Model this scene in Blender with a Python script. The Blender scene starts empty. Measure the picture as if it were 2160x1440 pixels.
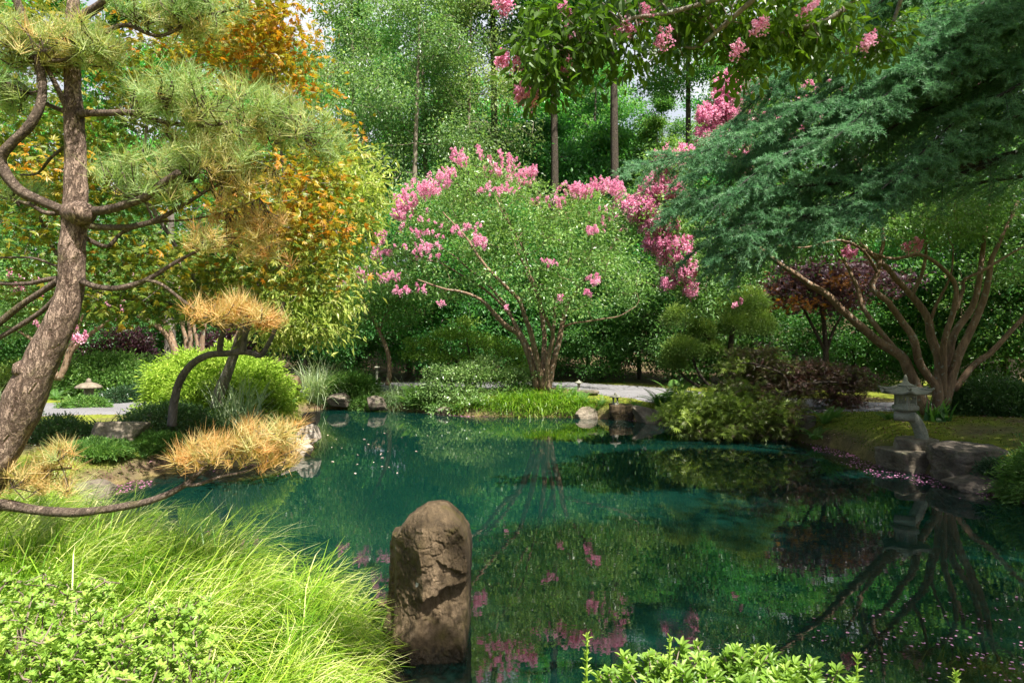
import bpy, math
import numpy as np
from mathutils import Vector

S = bpy.context.scene
# ------------------------------------------------------------------ camera, world, sun, exposure
CAMH = 2.0
F = 1440.0                                     # 24 mm lens on a 2160 px wide frame
cam_data = bpy.data.cameras.new('camera')
cam_data.lens = 24.0
cam_data.sensor_width = 36.0
cam_data.clip_start = 0.05
cam_data.clip_end = 1500
cam = bpy.data.objects.new('camera', cam_data)
S.collection.objects.link(cam)
cam.location = (0, 0, CAMH)
cam.rotation_euler = (math.radians(90), 0, 0)
S.camera = cam

SUN_DIR = Vector((0.38, -0.46, 1.0)).normalized()
sun_el = math.asin(SUN_DIR.z)
sun_az = math.atan2(SUN_DIR.x, SUN_DIR.y)
W = bpy.data.worlds.new('World')
S.world = W
W.use_nodes = True
nt = W.node_tree
sky = nt.nodes.new('ShaderNodeTexSky')
sky.sky_type = 'NISHITA'
sky.sun_disc = False
sky.sun_elevation = sun_el
sky.sun_rotation = sun_az
sky.air_density = 1.0
sky.dust_density = 4.0
sky.ozone_density = 1.0
bgn = nt.nodes['Background']
bgn.inputs['Strength'].default_value = 0.066
cl_tc = nt.nodes.new('ShaderNodeTexCoord')
cl_n = nt.nodes.new('ShaderNodeTexNoise')
cl_n.inputs['Scale'].default_value = 2.6
cl_n.inputs['Detail'].default_value = 6
cl_r = nt.nodes.new('ShaderNodeValToRGB')
cl_r.color_ramp.elements[0].position = .30
cl_r.color_ramp.elements[1].position = .50
cl_m = nt.nodes.new('ShaderNodeMix')
cl_m.data_type = 'RGBA'
nt.links.new(cl_tc.outputs['Generated'], cl_n.inputs['Vector'])
nt.links.new(cl_n.outputs[0], cl_r.inputs[0])
cl_s = nt.nodes.new('ShaderNodeSeparateXYZ')
nt.links.new(cl_tc.outputs['Generated'], cl_s.inputs[0])
cl_y = nt.nodes.new('ShaderNodeMapRange')                  # cloud bank added ahead to whiten the sky gaps, clear sky overhead and behind
cl_y.inputs['From Min'].default_value = .35
cl_y.inputs['From Max'].default_value = .75
nt.links.new(cl_s.outputs['Y'], cl_y.inputs['Value'])
cl_p = nt.nodes.new('ShaderNodeMath')
cl_p.operation = 'MULTIPLY'
nt.links.new(cl_r.outputs[0], cl_p.inputs[0])
nt.links.new(cl_y.outputs[0], cl_p.inputs[1])
nt.links.new(cl_p.outputs[0], cl_m.inputs[0])
nt.links.new(sky.outputs[0], cl_m.inputs[6])
cl_m.inputs[7].default_value = (5.6, 5.8, 6.2, 1)          # invented thin cloud, bright enough to whiten the sky gaps
nt.links.new(cl_m.outputs[2], bgn.inputs['Color'])
sun = bpy.data.lights.new('sun', 'SUN')
sun.energy = 5.0
sun.angle = math.radians(0.53)
sun.color = (1.0, 0.95, 0.88)
so = bpy.data.objects.new('sun', sun)
S.collection.objects.link(so)
so.location = (20, -8, 34)
so.rotation_euler = (-SUN_DIR).to_track_quat('-Z', 'Y').to_euler()
S.view_settings.view_transform = 'Standard'
S.view_settings.look = 'None'
S.view_settings.exposure = 1.45
S.view_settings.gamma = 1.0
S.view_settings.use_curve_mapping = False
S.render.engine = 'CYCLES'
cy = S.cycles
cy.max_bounces = 7
cy.diffuse_bounces = 3
cy.glossy_bounces = 3
cy.transmission_bounces = 4
cy.transparent_max_bounces = 6
cy.caustics_reflective = False
cy.caustics_refractive = False
cy.use_denoising = True
cy.sample_clamp_indirect = 4.0
try:
    cy.denoising_prefilter = 'ACCURATE'
except Exception:
    pass

# ------------------------------------------------------------------ helpers
COL = S.collection
R = np.random.default_rng(7)


def P(px, py, d):
    return np.array([(px - 1080) / F * d, d, CAMH - (py - 720) / F * d])


def nrm(v):
    v = np.asarray(v, float)
    return v / np.maximum(np.linalg.norm(v, axis=-1, keepdims=True), 1e-9)


def _hash(ix, iy, iz):
    h = (ix * 374761393 + iy * 668265263 + iz * 2147483647 * 31) & 0xffffffff
    h = ((h ^ (h >> 13)) * 1274126177) & 0xffffffff
    return ((h ^ (h >> 16)) & 0xffff) / 65535.0


def vnoise(p):
    p = np.asarray(p, float)
    i = np.floor(p).astype(np.int64)
    f = p - i
    f = f * f * (3 - 2 * f)
    out = 0
    for dx in (0, 1):
        for dy in (0, 1):
            for dz in (0, 1):
                w = (f[..., 0] if dx else 1 - f[..., 0]) * (f[..., 1] if dy else 1 - f[..., 1]) * (f[..., 2] if dz else 1 - f[..., 2])
                out = out + w * _hash(i[..., 0] + dx, i[..., 1] + dy, i[..., 2] + dz)
    return out


def fbm(p, o=4):
    p = np.asarray(p, float)
    s, a, t = 0, 0.5, 0
    for k in range(o):
        s = s + a * vnoise(p * (2.03 ** k) + 17.3 * k)
        t += a
        a *= 0.5
    return s / t


class MB:
    """collects numpy vertices and faces; build() links them as one mesh object"""

    def __init__(self):
        self.V, self.v, self.Q, self.T, self.n = [], [], [], [], 0

    def add(self, V, quads=None, tris=None, v=None):
        V = np.asarray(V, float).reshape(-1, 3)
        if len(V) == 0:
            return
        self.V.append(V)
        self.v.append(np.full(len(V), 0.5) if v is None else np.broadcast_to(np.asarray(v, float), (len(V),)).copy())
        if quads is not None and len(quads):
            self.Q.append(np.asarray(quads, np.int64).reshape(-1, 4) + self.n)
        if tris is not None and len(tris):
            self.T.append(np.asarray(tris, np.int64).reshape(-1, 3) + self.n)
        self.n += len(V)

    def build(self, name, mat, parent=None, smooth=False, origin=None, extra=None):
        me = bpy.data.meshes.new(name)
        V = np.concatenate(self.V) if self.V else np.zeros((0, 3))
        off = np.zeros(3)
        if parent is not None:
            r = parent
            while r.parent is not None:
                r = r.parent
            off = np.array(r.location)
        elif origin is not None:
            off = np.asarray(origin, float)
        V = V - off
        Q = np.concatenate(self.Q) if self.Q else np.zeros((0, 4), np.int64)
        T = np.concatenate(self.T) if self.T else np.zeros((0, 3), np.int64)
        me.vertices.add(len(V))
        me.vertices.foreach_set('co', V.astype(np.float32).ravel())
        loops = np.concatenate([Q.ravel(), T.ravel()]).astype(np.int32)
        me.loops.add(len(loops))
        me.loops.foreach_set('vertex_index', loops)
        npoly = len(Q) + len(T)
        me.polygons.add(npoly)
        starts = np.concatenate([np.arange(len(Q)) * 4, len(Q) * 4 + np.arange(len(T)) * 3]).astype(np.int32)
        me.polygons.foreach_set('loop_start', starts)
        me.polygons.foreach_set('use_smooth', np.full(npoly, smooth, dtype=bool))
        me.update(calc_edges=True)
        a = me.attributes.new('v', 'FLOAT', 'POINT')
        a.data.foreach_set('value', np.concatenate(self.v).astype(np.float32) if self.v else np.zeros(0, np.float32))
        if extra:
            for k, arr in extra.items():
                a = me.attributes.new(k, 'FLOAT', 'POINT')
                a.data.foreach_set('value', np.asarray(arr, np.float32))
        me.materials.append(mat)
        o = bpy.data.objects.new(name, me)
        COL.objects.link(o)
        if parent is not None:
            o.parent = parent
        elif origin is not None:
            o.location = tuple(off)
        return o


def tag(o, label, cat, group=None, kind=None):
    o['label'] = label
    o['category'] = cat
    if group:
        o['group'] = group
    if kind:
        o['kind'] = kind
    return o


def thing(name, loc, label, cat, group=None):
    o = bpy.data.objects.new(name, None)
    COL.objects.link(o)
    o.location = tuple(float(c) for c in loc)
    o.empty_display_size = 0.2
    return tag(o, label, cat, group)


def dup(o, loc=None, rz=None, sc=None, label=None, parent=None, group=None):
    c = o.copy()
    COL.objects.link(c)
    if parent is not None:
        c.parent = parent
    if loc is not None:
        c.location = tuple(float(q) for q in loc)
    if rz is not None:
        c.rotation_euler = (0, 0, rz)
    if sc is not None:
        c.scale = sc if hasattr(sc, '__len__') else (sc, sc, sc)
    if label:
        c['label'] = label
    if group:
        c['group'] = group
    for ch in list(o.children):
        if ch != c:
            dup(ch, parent=c)
    return c


def spline(pts, per=6):
    """Catmull-Rom through the rows of pts (any columns)"""
    p = np.asarray(pts, float)
    if len(p) < 3:
        t = np.linspace(0, 1, per + 1)[:, None]
        return p[0] * (1 - t) + p[-1] * t
    q = np.vstack([2 * p[0] - p[1], p, 2 * p[-1] - p[-2]])
    out = []
    for i in range(1, len(q) - 2):
        for t in np.linspace(0, 1, per, endpoint=False):
            a, b, c, d = q[i - 1], q[i], q[i + 1], q[i + 2]
            out.append(0.5 * (2 * b + (c - a) * t + (2 * a - 5 * b + 4 * c - d) * t * t + (3 * b - a - 3 * c + d) * t ** 3))
    out.append(p[-1])
    return np.array(out)


def tube(mb, pts, r, seg=7, rough=0.0, v=0.5, close=True):
    p = np.asarray(pts, float)
    n = len(p)
    r = np.broadcast_to(np.asarray(r, float), (n,))
    t = nrm(np.gradient(p, axis=0))
    ref = np.array([0.31, 0.2, 1.0]) if abs(t[0][2]) < 0.9 else np.array([1.0, 0.2, 0.1])
    u = np.zeros((n, 3))
    u0 = np.cross(t[0], ref)
    u[0] = u0 / np.linalg.norm(u0)
    for i in range(1, n):
        w = u[i - 1] - t[i] * np.dot(u[i - 1], t[i])
        u[i] = w / max(np.linalg.norm(w), 1e-9)
    b = np.cross(t, u)
    a = np.linspace(0, 2 * np.pi, seg, endpoint=False)
    ring = u[:, None, :] * np.cos(a)[None, :, None] + b[:, None, :] * np.sin(a)[None, :, None]
    rr = np.repeat(r[:, None], seg, 1)
    if rough > 0:
        base = p[:, None, :] + ring * rr[..., None]
        rr = rr * (1 + rough * (fbm(base * 7.0, 3) - 0.5) * 2)
    V = (p[:, None, :] + ring * rr[..., None]).reshape(-1, 3)
    i, j = np.meshgrid(np.arange(n - 1), np.arange(seg), indexing='ij')
    j2 = (j + 1) % seg
    Q = np.stack([i * seg + j, i * seg + j2, (i + 1) * seg + j2, (i + 1) * seg + j], -1).reshape(-1, 4)
    tris = None
    if close:
        V = np.vstack([V, p[-1] + t[-1] * r[-1] * 0.5, p[0] - t[0] * r[0] * 0.2])
        e = len(V) - 2
        k = np.arange(seg)
        tris = np.vstack([np.stack([(n - 1) * seg + k, (n - 1) * seg + (k + 1) % seg, np.full(seg, e)], -1),
                          np.stack([(k + 1) % seg, k, np.full(seg, e + 1)], -1)])
    mb.add(V, Q, tris, v)


def leaves(mb, pos, d, up, L, Wd, v, fold=0.12, curl=0.0):
    """rhombic leaves, one folded quad each"""
    n = len(pos)
    L = np.broadcast_to(np.asarray(L, float), (n,))[:, None]
    Wd = np.broadcast_to(np.asarray(Wd, float), (n,))[:, None]
    d = nrm(d)
    s = nrm(np.cross(d, up))
    u = np.cross(s, d)
    b = pos
    m = pos + d * L * 0.45 + u * L * fold
    tip = pos + d * L - u * L * curl
    V = np.stack([b, m + s * Wd * 0.5, tip, m - s * Wd * 0.5], 1).reshape(-1, 3)
    Q = np.arange(n * 4).reshape(-1, 4)
    mb.add(V, Q, None, np.repeat(np.broadcast_to(v, (n,)), 4))


def leaves8(mb, pos, d, up, L, Wd, v, fold=0.10, curl=0.1):
    """oval leaves with a midrib, for foliage near the camera"""
    n = len(pos)
    L = np.broadcast_to(np.asarray(L, float), (n,))[:, None]
    Wd = np.broadcast_to(np.asarray(Wd, float), (n,))[:, None]
    d = nrm(d)
    s = nrm(np.cross(d, up))
    u = np.cross(s, d)
    m1 = pos + d * L * 0.33
    m2 = pos + d * L * 0.7 - u * L * curl * 0.4
    tip = pos + d * L - u * L * curl
    f = u * L * fold
    V = np.stack([pos, m1 + s * Wd * .46 + f, m1, m1 - s * Wd * .46 + f, m2 + s * Wd * .42 + f, m2, m2 - s * Wd * .42 + f, tip], 1).reshape(-1, 3)
    k = np.arange(n)[:, None] * 8
    Q = np.concatenate([k + np.array([1, 4, 5, 2]), k + np.array([2, 5, 6, 3])])
    T = np.concatenate([k + np.array([0, 1, 2]), k + np.array([0, 2, 3]), k + np.array([4, 7, 5]), k + np.array([5, 7, 6])])
    mb.add(V, Q, T, np.repeat(np.broadcast_to(v, (n,)), 8))


def palmate(mb, pos, d, up, L, v, lobes=5, spread=2.3, wid=0.27):
    """maple leaves: a fan of pointed lobes"""
    n = len(pos)
    d = nrm(d)
    s = nrm(np.cross(d, up))
    u = np.cross(s, d)
    L = np.broadcast_to(np.asarray(L, float), (n,))
    for k in range(lobes):
        a = (k / (lobes - 1) - 0.5) * spread
        dd = d * math.cos(a) + s * math.sin(a) - u * 0.12 * abs(a)
        leaves(mb, pos, dd, u, L * (1.0 - 0.14 * abs(a)), L * wid, v, 0.05)


def rnd_dirs(n):
    return nrm(R.normal(size=(n, 3)))


def cloud(mb, centers, k, rc, L, Wd, v, droop=0.3, flat=0.7, out=None, vj=0.12, outw=0.6, kind='leaf', upj=0.6, fold=.12):
    """k leaves around each centre"""
    M = len(centers)
    if M == 0:
        return
    c = np.repeat(centers, k, 0)
    n = len(c)
    g = R.normal(size=(n, 3))
    rcv = np.repeat(np.broadcast_to(np.asarray(rc, float), (M,)), k)[:, None]
    pos = c + g * rcv * np.array([1, 1, flat])
    d = R.normal(size=(n, 3)) * 0.7 + nrm(g) * outw + np.array([0, 0, -droop])
    if out is not None:
        d = d + np.repeat(out, k, 0) * outw
    up = np.array([0, 0, 1.0]) + R.normal(size=(n, 3)) * upj
    vv = np.clip(np.repeat(np.broadcast_to(v, (M,)), k) + R.normal(size=n) * vj, 0, 1)
    Ls = L * R.uniform(0.6, 1.25, n)
    if kind == 'palm':
        palmate(mb, pos, d, up, Ls, vv)
    elif kind == 'lace':
        palmate(mb, pos, d, up, Ls, vv, 5, 2.0, 0.14)
    elif kind == 'leaf8':
        leaves8(mb, pos, d, up, Ls, Wd * Ls / L, vv)
    else:
        leaves(mb, pos, d, up, Ls, Wd * Ls / L, vv, fold)


def rosettes(mb, pos, axis, n, L, Wd, v, open_=0.9, full=False):
    """a whorl of n leaves round each shoot tip"""
    M = len(pos)
    axis = nrm(axis)
    ref = rnd_dirs(M)
    s = nrm(np.cross(axis, ref))
    b = np.cross(axis, s)
    for k in range(n):
        a = 2 * np.pi * (k + R.uniform(-.3, .3, M)) / n
        rad = s * np.cos(a)[:, None] + b * np.sin(a)[:, None]
        lev = R.uniform(-0.3, 0.5, M)[:, None]
        op = open_ * R.uniform(0.6, 1.25, M)[:, None]
        d = rad * op + axis * (1.05 - 0.5 * op)
        p = pos - axis * L * 0.45 * (0.5 - lev)
        LL = L * R.uniform(0.65, 1.15, M)
        vv = np.clip(v + R.normal(size=M) * .12, 0, 1)
        up = axis + rad * 0.2
        (leaves8 if full else leaves)(mb, p, d, up, LL, Wd * LL / L, vv)


def blades(mb, base, az, lean, L, Wd, v, segs=4, bend=1.2):
    """arching grass blades"""
    n = len(base)
    h = np.stack([np.cos(az), np.sin(az), np.zeros(n)], 1)
    side = np.stack([-np.sin(az), np.cos(az), np.zeros(n)], 1)
    th0 = lean
    p = base.copy()
    rows = []
    ws = [0.8, 1.0, 0.9, 0.62, 0.12] if segs == 4 else list(np.linspace(1, .12, segs + 1))
    for k in range(segs + 1):
        w = (Wd * ws[k] * 0.5)[:, None]
        rows.append(p - side * w)
        rows.append(p + side * w)
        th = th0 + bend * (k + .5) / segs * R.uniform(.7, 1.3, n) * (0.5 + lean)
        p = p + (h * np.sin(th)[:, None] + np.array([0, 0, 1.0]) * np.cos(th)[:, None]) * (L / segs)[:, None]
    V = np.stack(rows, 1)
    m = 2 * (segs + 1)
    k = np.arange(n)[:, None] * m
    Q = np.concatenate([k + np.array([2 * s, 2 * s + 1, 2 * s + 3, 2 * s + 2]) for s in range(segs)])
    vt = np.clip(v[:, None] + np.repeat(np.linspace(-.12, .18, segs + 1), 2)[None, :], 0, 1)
    mb.add(V.reshape(-1, 3), Q, None, vt.ravel())


def needles(mb, pos, d, L, Wd, v):
    n = len(pos)
    d = nrm(d)
    s = nrm(np.cross(d, rnd_dirs(n)))
    L = np.broadcast_to(L, (n,))[:, None]
    V = np.stack([pos - s * Wd * .5, pos + s * Wd * .5, pos + d * L], 1).reshape(-1, 3)
    mb.add(V, None, np.arange(n * 3).reshape(-1, 3), np.repeat(v, 3))


class Wood:
    """a tree's skeleton: explicit stems first, then branches grown greedily to leaf clusters"""

    def __init__(self):
        self.mb = MB()
        self.N = np.zeros((0, 3))
        self.r = np.zeros(0)

    def stem(self, pts, r0, r1, seg=8, rough=0.12, per=6, wig=0.0):
        p = spline(pts, per)
        n = len(p)
        if wig:
            p = p + (np.stack([fbm(p * 1.7 + k * 31, 2) for k in range(3)], 1) - .5) * wig * np.linspace(0, 1, n)[:, None]
        rr = np.linspace(r0, r1, n) if not hasattr(r0, '__len__') else np.interp(np.linspace(0, 1, n), np.linspace(0, 1, len(r0)), r0)
        tube(self.mb, p, rr, seg, rough)
        self.N = np.vstack([self.N, p])
        self.r = np.concatenate([self.r, rr])
        return p

    def grow(self, att, rtip=0.004, rmax=0.03, step=0.3, sag=0.12, seg=5, skip=0, jit=.05):
        att = np.asarray(att, float)
        N = self.N[skip:]
        r = self.r[skip:]
        dist0 = np.array([np.min(np.linalg.norm(N - a, axis=1)) for a in att])
        for i in np.argsort(dist0):
            a = att[i]
            dd = np.linalg.norm(N - a, axis=1)
            j = int(np.argmin(dd + (r < 0.004) * 0.2))
            d = dd[j]
            if d < 0.03:
                continue
            n = max(2, int(d / step) + 1)
            t = np.linspace(0, 1, n + 1)[:, None]
            mid = (N[j] + a) / 2 + np.array([0, 0, -sag * d]) + R.normal(size=3) * 0.1 * d
            p = N[j] * (1 - t) ** 2 + 2 * t * (1 - t) * mid + a * t * t
            p[1:-1] += R.normal(size=(n - 1, 3)) * jit * step
            ra = min(r[j] * 0.72, rmax, 0.006 + 0.02 * d)
            ra = max(ra, rtip)
            rr = np.linspace(ra, rtip, n + 1)
            tube(self.mb, p, rr, seg, 0)
            N = np.vstack([N, p[1:]])
            r = np.concatenate([r, rr[1:]])
        self.N, self.r = np.vstack([self.N[:skip], N]), np.concatenate([self.r[:skip], r])


def in_ell(c, rad, n, shell=2.2):
    d = rnd_dirs(n)
    q = R.uniform(0, 1, n)[:, None] ** (1.0 / shell)
    return np.asarray(c) + d * q * np.asarray(rad)


def pxclump(px, py, rx, ry, d, rd, n, shell=2.2):
    """ellipsoidal clump whose outline is given in photo pixels at distance d"""
    return in_ell(P(px, py, d), (rx / F * d, rd, ry / F * d), n, shell)


# ------------------------------------------------------------------ materials
def newmat(name):
    m = bpy.data.materials.new(name)
    m.use_nodes = True
    t = m.node_tree
    t.nodes.clear()
    out = t.nodes.new('ShaderNodeOutputMaterial')
    return m, t, out


def ramp(t, fac, cols):
    n = t.nodes.new('ShaderNodeValToRGB')
    e = n.color_ramp.elements
    while len(e) < len(cols):
        e.new(0.5)
    for k, c in enumerate(cols):
        pos, col = c if len(c) == 2 else (k / max(1, len(cols) - 1), c)
        e[k].position = pos
        e[k].color = (*col, 1)
    t.links.new(fac, n.inputs[0])
    return n.outputs[0]


def mixc(t, fac, a, b, mode='MIX'):
    n = t.nodes.new('ShaderNodeMix')
    n.data_type = 'RGBA'
    n.blend_type = mode
    for sock, val in ((n.inputs[0], fac), (n.inputs[6], a), (n.inputs[7], b)):
        if hasattr(val, 'is_linked') or hasattr(val, 'links'):
            t.links.new(val, sock)
        elif isinstance(val, (int, float)):
            sock.default_value = val
        else:
            sock.default_value = (*val, 1)
    return n.outputs[2]


def noise(t, scale, detail=4, rough=.6, vec=None, dist=0.0, stretch=None):
    n = t.nodes.new('ShaderNodeTexNoise')
    n.inputs['Scale'].default_value = scale
    n.inputs['Detail'].default_value = detail
    n.inputs['Roughness'].default_value = rough
    n.inputs['Distortion'].default_value = dist
    if vec is None:
        vec = t.nodes.new('ShaderNodeTexCoord').outputs['Object']
    if stretch:
        mp = t.nodes.new('ShaderNodeMapping')
        mp.inputs['Scale'].default_value = stretch
        t.links.new(vec, mp.inputs[0])
        vec = mp.outputs[0]
    t.links.new(vec, n.inputs['Vector'])
    return n.outputs[0]


def attr(t, name):
    n = t.nodes.new('ShaderNodeAttribute')
    n.attribute_name = name
    return n.outputs['Fac']


def math_(t, op, a, b=0.0):
    n = t.nodes.new('ShaderNodeMath')
    n.operation = op
    for s, x in ((n.inputs[0], a), (n.inputs[1], b)):
        if isinstance(x, (int, float)):
            s.default_value = x
        else:
            t.links.new(x, s)
    return n.outputs[0]


def bump(t, h, strength=.5, dist=.02):
    n = t.nodes.new('ShaderNodeBump')
    n.inputs['Strength'].default_value = strength
    n.inputs['Distance'].default_value = dist
    t.links.new(h, n.inputs['Height'])
    return n.outputs[0]


def principled(t, out, col, rough=.6, spec=.4, normal=None):
    b = t.nodes.new('ShaderNodeBsdfPrincipled')
    if isinstance(col, tuple):
        b.inputs['Base Color'].default_value = (*col, 1)
    else:
        t.links.new(col, b.inputs['Base Color'])
    if isinstance(rough, (int, float)):
        b.inputs['Roughness'].default_value = rough
    else:
        t.links.new(rough, b.inputs['Roughness'])
    b.inputs['Specular IOR Level'].default_value = spec
    if normal is not None:
        t.links.new(normal, b.inputs['Normal'])
    if out is not None:
        t.links.new(b.outputs[0], out.inputs[0])
    return b


def leafmat(name, cols, trans=.4, rough=.45, spec=.35, objvar=0.0, tcol=(1.25, 1.35, .7)):
    m, t, out = newmat(name)
    c = ramp(t, attr(t, 'v'), cols)
    if objvar:
        oi = t.nodes.new('ShaderNodeObjectInfo')
        hs = t.nodes.new('ShaderNodeHueSaturation')
        t.links.new(math_(t, 'ADD', math_(t, 'MULTIPLY', oi.outputs['Random'], 0.065), 0.478), hs.inputs['Hue'])
        t.links.new(math_(t, 'ADD', math_(t, 'MULTIPLY', oi.outputs['Random'], objvar), 1 - objvar / 2), hs.inputs['Value'])
        t.links.new(c, hs.inputs['Color'])
        c = hs.outputs[0]
    b = principled(t, None, c, rough, spec)
    tr = t.nodes.new('ShaderNodeBsdfTranslucent')
    t.links.new(mixc(t, 1.0, c, tcol, 'MULTIPLY'), tr.inputs[0])
    mx = t.nodes.new('ShaderNodeMixShader')
    mx.inputs[0].default_value = trans
    t.links.new(b.outputs[0], mx.inputs[1])
    t.links.new(tr.outputs[0], mx.inputs[2])
    t.links.new(mx.outputs[0], out.inputs[0])
    return m


def barkmat(name, c1, c2, moss=None, scale=9, bs=.8, stretch=(1, 1, .35), mosscut=.55, lichen=False):
    m, t, out = newmat(name)
    tc = t.nodes.new('ShaderNodeTexCoord').outputs['Object']
    n1 = noise(t, scale, 6, .65, tc, .6, stretch)
    n2 = noise(t, scale * 4, 4, .6, tc, .2, stretch)
    c = ramp(t, n1, [(.3, c1), (.62, c2)])
    c = mixc(t, .35, c, ramp(t, n2, [(.3, tuple(x * .45 for x in c1)), (.7, tuple(min(1, x * 1.3) for x in c2))]))
    if lichen:
        nl = noise(t, 14, 3, .5, tc)
        c = mixc(t, ramp(t, nl, [(.6, (0, 0, 0)), (.68, (.6, .6, .6))]), c, (.33, .36, .30))
    if moss:
        nm = noise(t, 3.2, 4, .6, tc)
        c = mixc(t, ramp(t, nm, [(mosscut, (0, 0, 0)), (mosscut + .1, (.8, .8, .8))]), c, moss)
    vo = t.nodes.new('ShaderNodeTexVoronoi')
    vo.feature = 'DISTANCE_TO_EDGE'
    vo.inputs['Scale'].default_value = scale * 2.2
    mp = t.nodes.new('ShaderNodeMapping')
    mp.inputs['Scale'].default_value = stretch
    t.links.new(tc, mp.inputs[0])
    wv = t.nodes.new('ShaderNodeVectorMath')
    wv.operation = 'ADD'
    t.links.new(mp.outputs[0], wv.inputs[0])
    t.links.new(mixc(t, .30, (0, 0, 0), mixc(t, .5, n1, n2)), wv.inputs[1])
    t.links.new(wv.outputs[0], vo.inputs['Vector'])
    crack = ramp(t, vo.outputs[0], [(0.0, (0, 0, 0)), (.18, (1, 1, 1))])
    if bs > .6:
        c = mixc(t, 1.0, c, ramp(t, vo.outputs[0], [(0.0, (.42, .36, .33)), (.10, (1, 1, 1))]), 'MULTIPLY')
    h = math_(t, 'ADD', math_(t, 'MULTIPLY', crack, .7), math_(t, 'MULTIPLY', n2, .5))
    principled(t, out, c, .85, .2, bump(t, h, bs, .03))
    return m


def rockmat(name, cols, scale=2.5, moss=None, stretch=(1, 1, 1), mosscut=.6, bs=.6, wet=False):
    m, t, out = newmat(name)
    tc = t.nodes.new('ShaderNodeTexCoord').outputs['Object']
    n1 = noise(t, scale, 8, .62, tc, .5, stretch)
    n2 = noise(t, scale * 7, 6, .7, tc, .2, stretch)
    c = ramp(t, n1, [(.28 + .44 * k / max(1, len(cols) - 1), cc) for k, cc in enumerate(cols)])
    c = mixc(t, .5, c, ramp(t, n2, [(.32, (.30, .28, .26)), (.68, (1.25, 1.22, 1.15))]), 'MULTIPLY')
    if moss:
        nm = noise(t, scale * 1.1, 5, .65, tc)
        c = mixc(t, ramp(t, nm, [(mosscut, (0, 0, 0)), (mosscut + .12, (.85, .85, .85))]), c, moss)
    h = math_(t, 'ADD', n1, math_(t, 'MULTIPLY', n2, .6))
    rg = .75
    if wet:                                        # tide mark: algae and damp where the pond laps the stone, lichen spots above
        sx = t.nodes.new('ShaderNodeSeparateXYZ')
        t.links.new(tc, sx.inputs[0])
        z = math_(t, 'ADD', sx.outputs['Z'], math_(t, 'MULTIPLY', math_(t, 'SUBTRACT', n2, .5), .10))
        band = ramp(t, z, [(.03, (1, 1, 1)), (.10, (0, 0, 0))])
        c = mixc(t, band, c, mixc(t, .75, c, (.014, .012, .006)))
        rg = math_(t, 'SUBTRACT', .75, math_(t, 'MULTIPLY', band, .55))
        li = noise(t, 9, 2, .5, tc)
        c = mixc(t, ramp(t, li, [(.74, (0, 0, 0)), (.77, (.7, .7, .7))]), c, (.42, .44, .38))
    principled(t, out, c, rg, .3, bump(t, h, bs, .05))
    return m


M = {}
M['pine'] = leafmat('pine_needles', [(0, (.20, .33, .11)), (.35, (.36, .43, .16)), (.6, (.54, .46, .20)), (1, (.60, .33, .12))], .38, .55, .25)
M['pine_bark'] = barkmat('pine_bark', (.12, .075, .05), (.40, .29, .22), (.14, .14, .025), 12, 1.0, (1, 1, .4), .57)
M['pine_limb'] = barkmat('pine_limb_bark', (.085, .06, .045), (.29, .22, .165), (.14, .14, .03), 17, .9, (1, 1, .8), .56)
M['grey_bark'] = barkmat('grey_bark', (.12, .10, .075), (.32, .28, .22), (.12, .13, .03), 9, .6, (1, 1, .3), .6, True)
M['dark_bark'] = barkmat('dark_bark', (.04, .032, .022), (.15, .12, .09), (.09, .10, .03), 16, .9, (1, 1, .5), .6)
M['forest_bark'] = barkmat('forest_bark', (.07, .06, .05), (.2, .17, .14), None, 5, .6)
M['birch_bark'] = barkmat('birch_bark', (.12, .095, .07), (.27, .22, .17), None, 5, .4)
M['crape_bark'] = barkmat('crape_bark', (.085, .052, .03), (.29, .195, .125), None, 8, .4, (1, 1, .2), .55, True)
M['larch_bark'] = barkmat('larch_bark', (.03, .028, .025), (.10, .095, .085), None, 12, .8, (1, 1, .5), .6, True)
M['maple'] = leafmat('maple_leaves', [(0, (.07, .15, .02)), (.4, (.20, .24, .03)), (.68, (.38, .28, .025)), (1, (.50, .19, .015))], .42, .4, .35)
M['sourwood'] = leafmat('sourwood_leaves', [(0, (.14, .24, .04)), (.6, (.36, .44, .09)), (1, (.62, .60, .22))], .4, .4, .4)
M['cypress'] = leafmat('cypress_sprays', [(0, (.13, .25, .025)), (.5, (.30, .45, .05)), (1, (.52, .62, .12))], .3, .6, .2)
M['azalea'] = leafmat('azalea_leaves', [(0, (.035, .085, .025)), (.6, (.07, .15, .04)), (1, (.14, .22, .06))], .25, .3, .5)
M['azalea_green'] = leafmat('azalea_green_leaves', [(0, (.08, .17, .05)), (.6, (.19, .32, .09)), (1, (.36, .47, .18))], .28, .3, .5)
M['azalea_bright'] = leafmat('azalea_bright_leaves', [(0, (.08, .17, .02)), (.5, (.20, .34, .045)), (1, (.40, .52, .11))], .38, .42, .3)
M['shrub'] = leafmat('shrub_leaves', [(0, (.05, .13, .025)), (.6, (.12, .24, .05)), (1, (.22, .34, .08))], .35, .45, .3)
M['dark_shrub'] = leafmat('dark_shrub_leaves', [(0, (.022, .06, .025)), (.6, (.045, .10, .04)), (1, (.09, .16, .06))], .25, .35, .45)
M['crape'] = leafmat('crape_leaves', [(0, (.07, .17, .045)), (.6, (.17, .31, .08)), (1, (.34, .47, .16))], .38, .35, .45)
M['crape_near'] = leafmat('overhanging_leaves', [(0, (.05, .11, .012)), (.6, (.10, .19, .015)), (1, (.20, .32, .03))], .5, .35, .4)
M['pink'] = leafmat('pink_blossom', [(0, (.66, .20, .38)), (.5, (.84, .40, .56)), (1, (.92, .62, .72))], .35, .6, .2, 0, (1.05, .85, .95))
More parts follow.
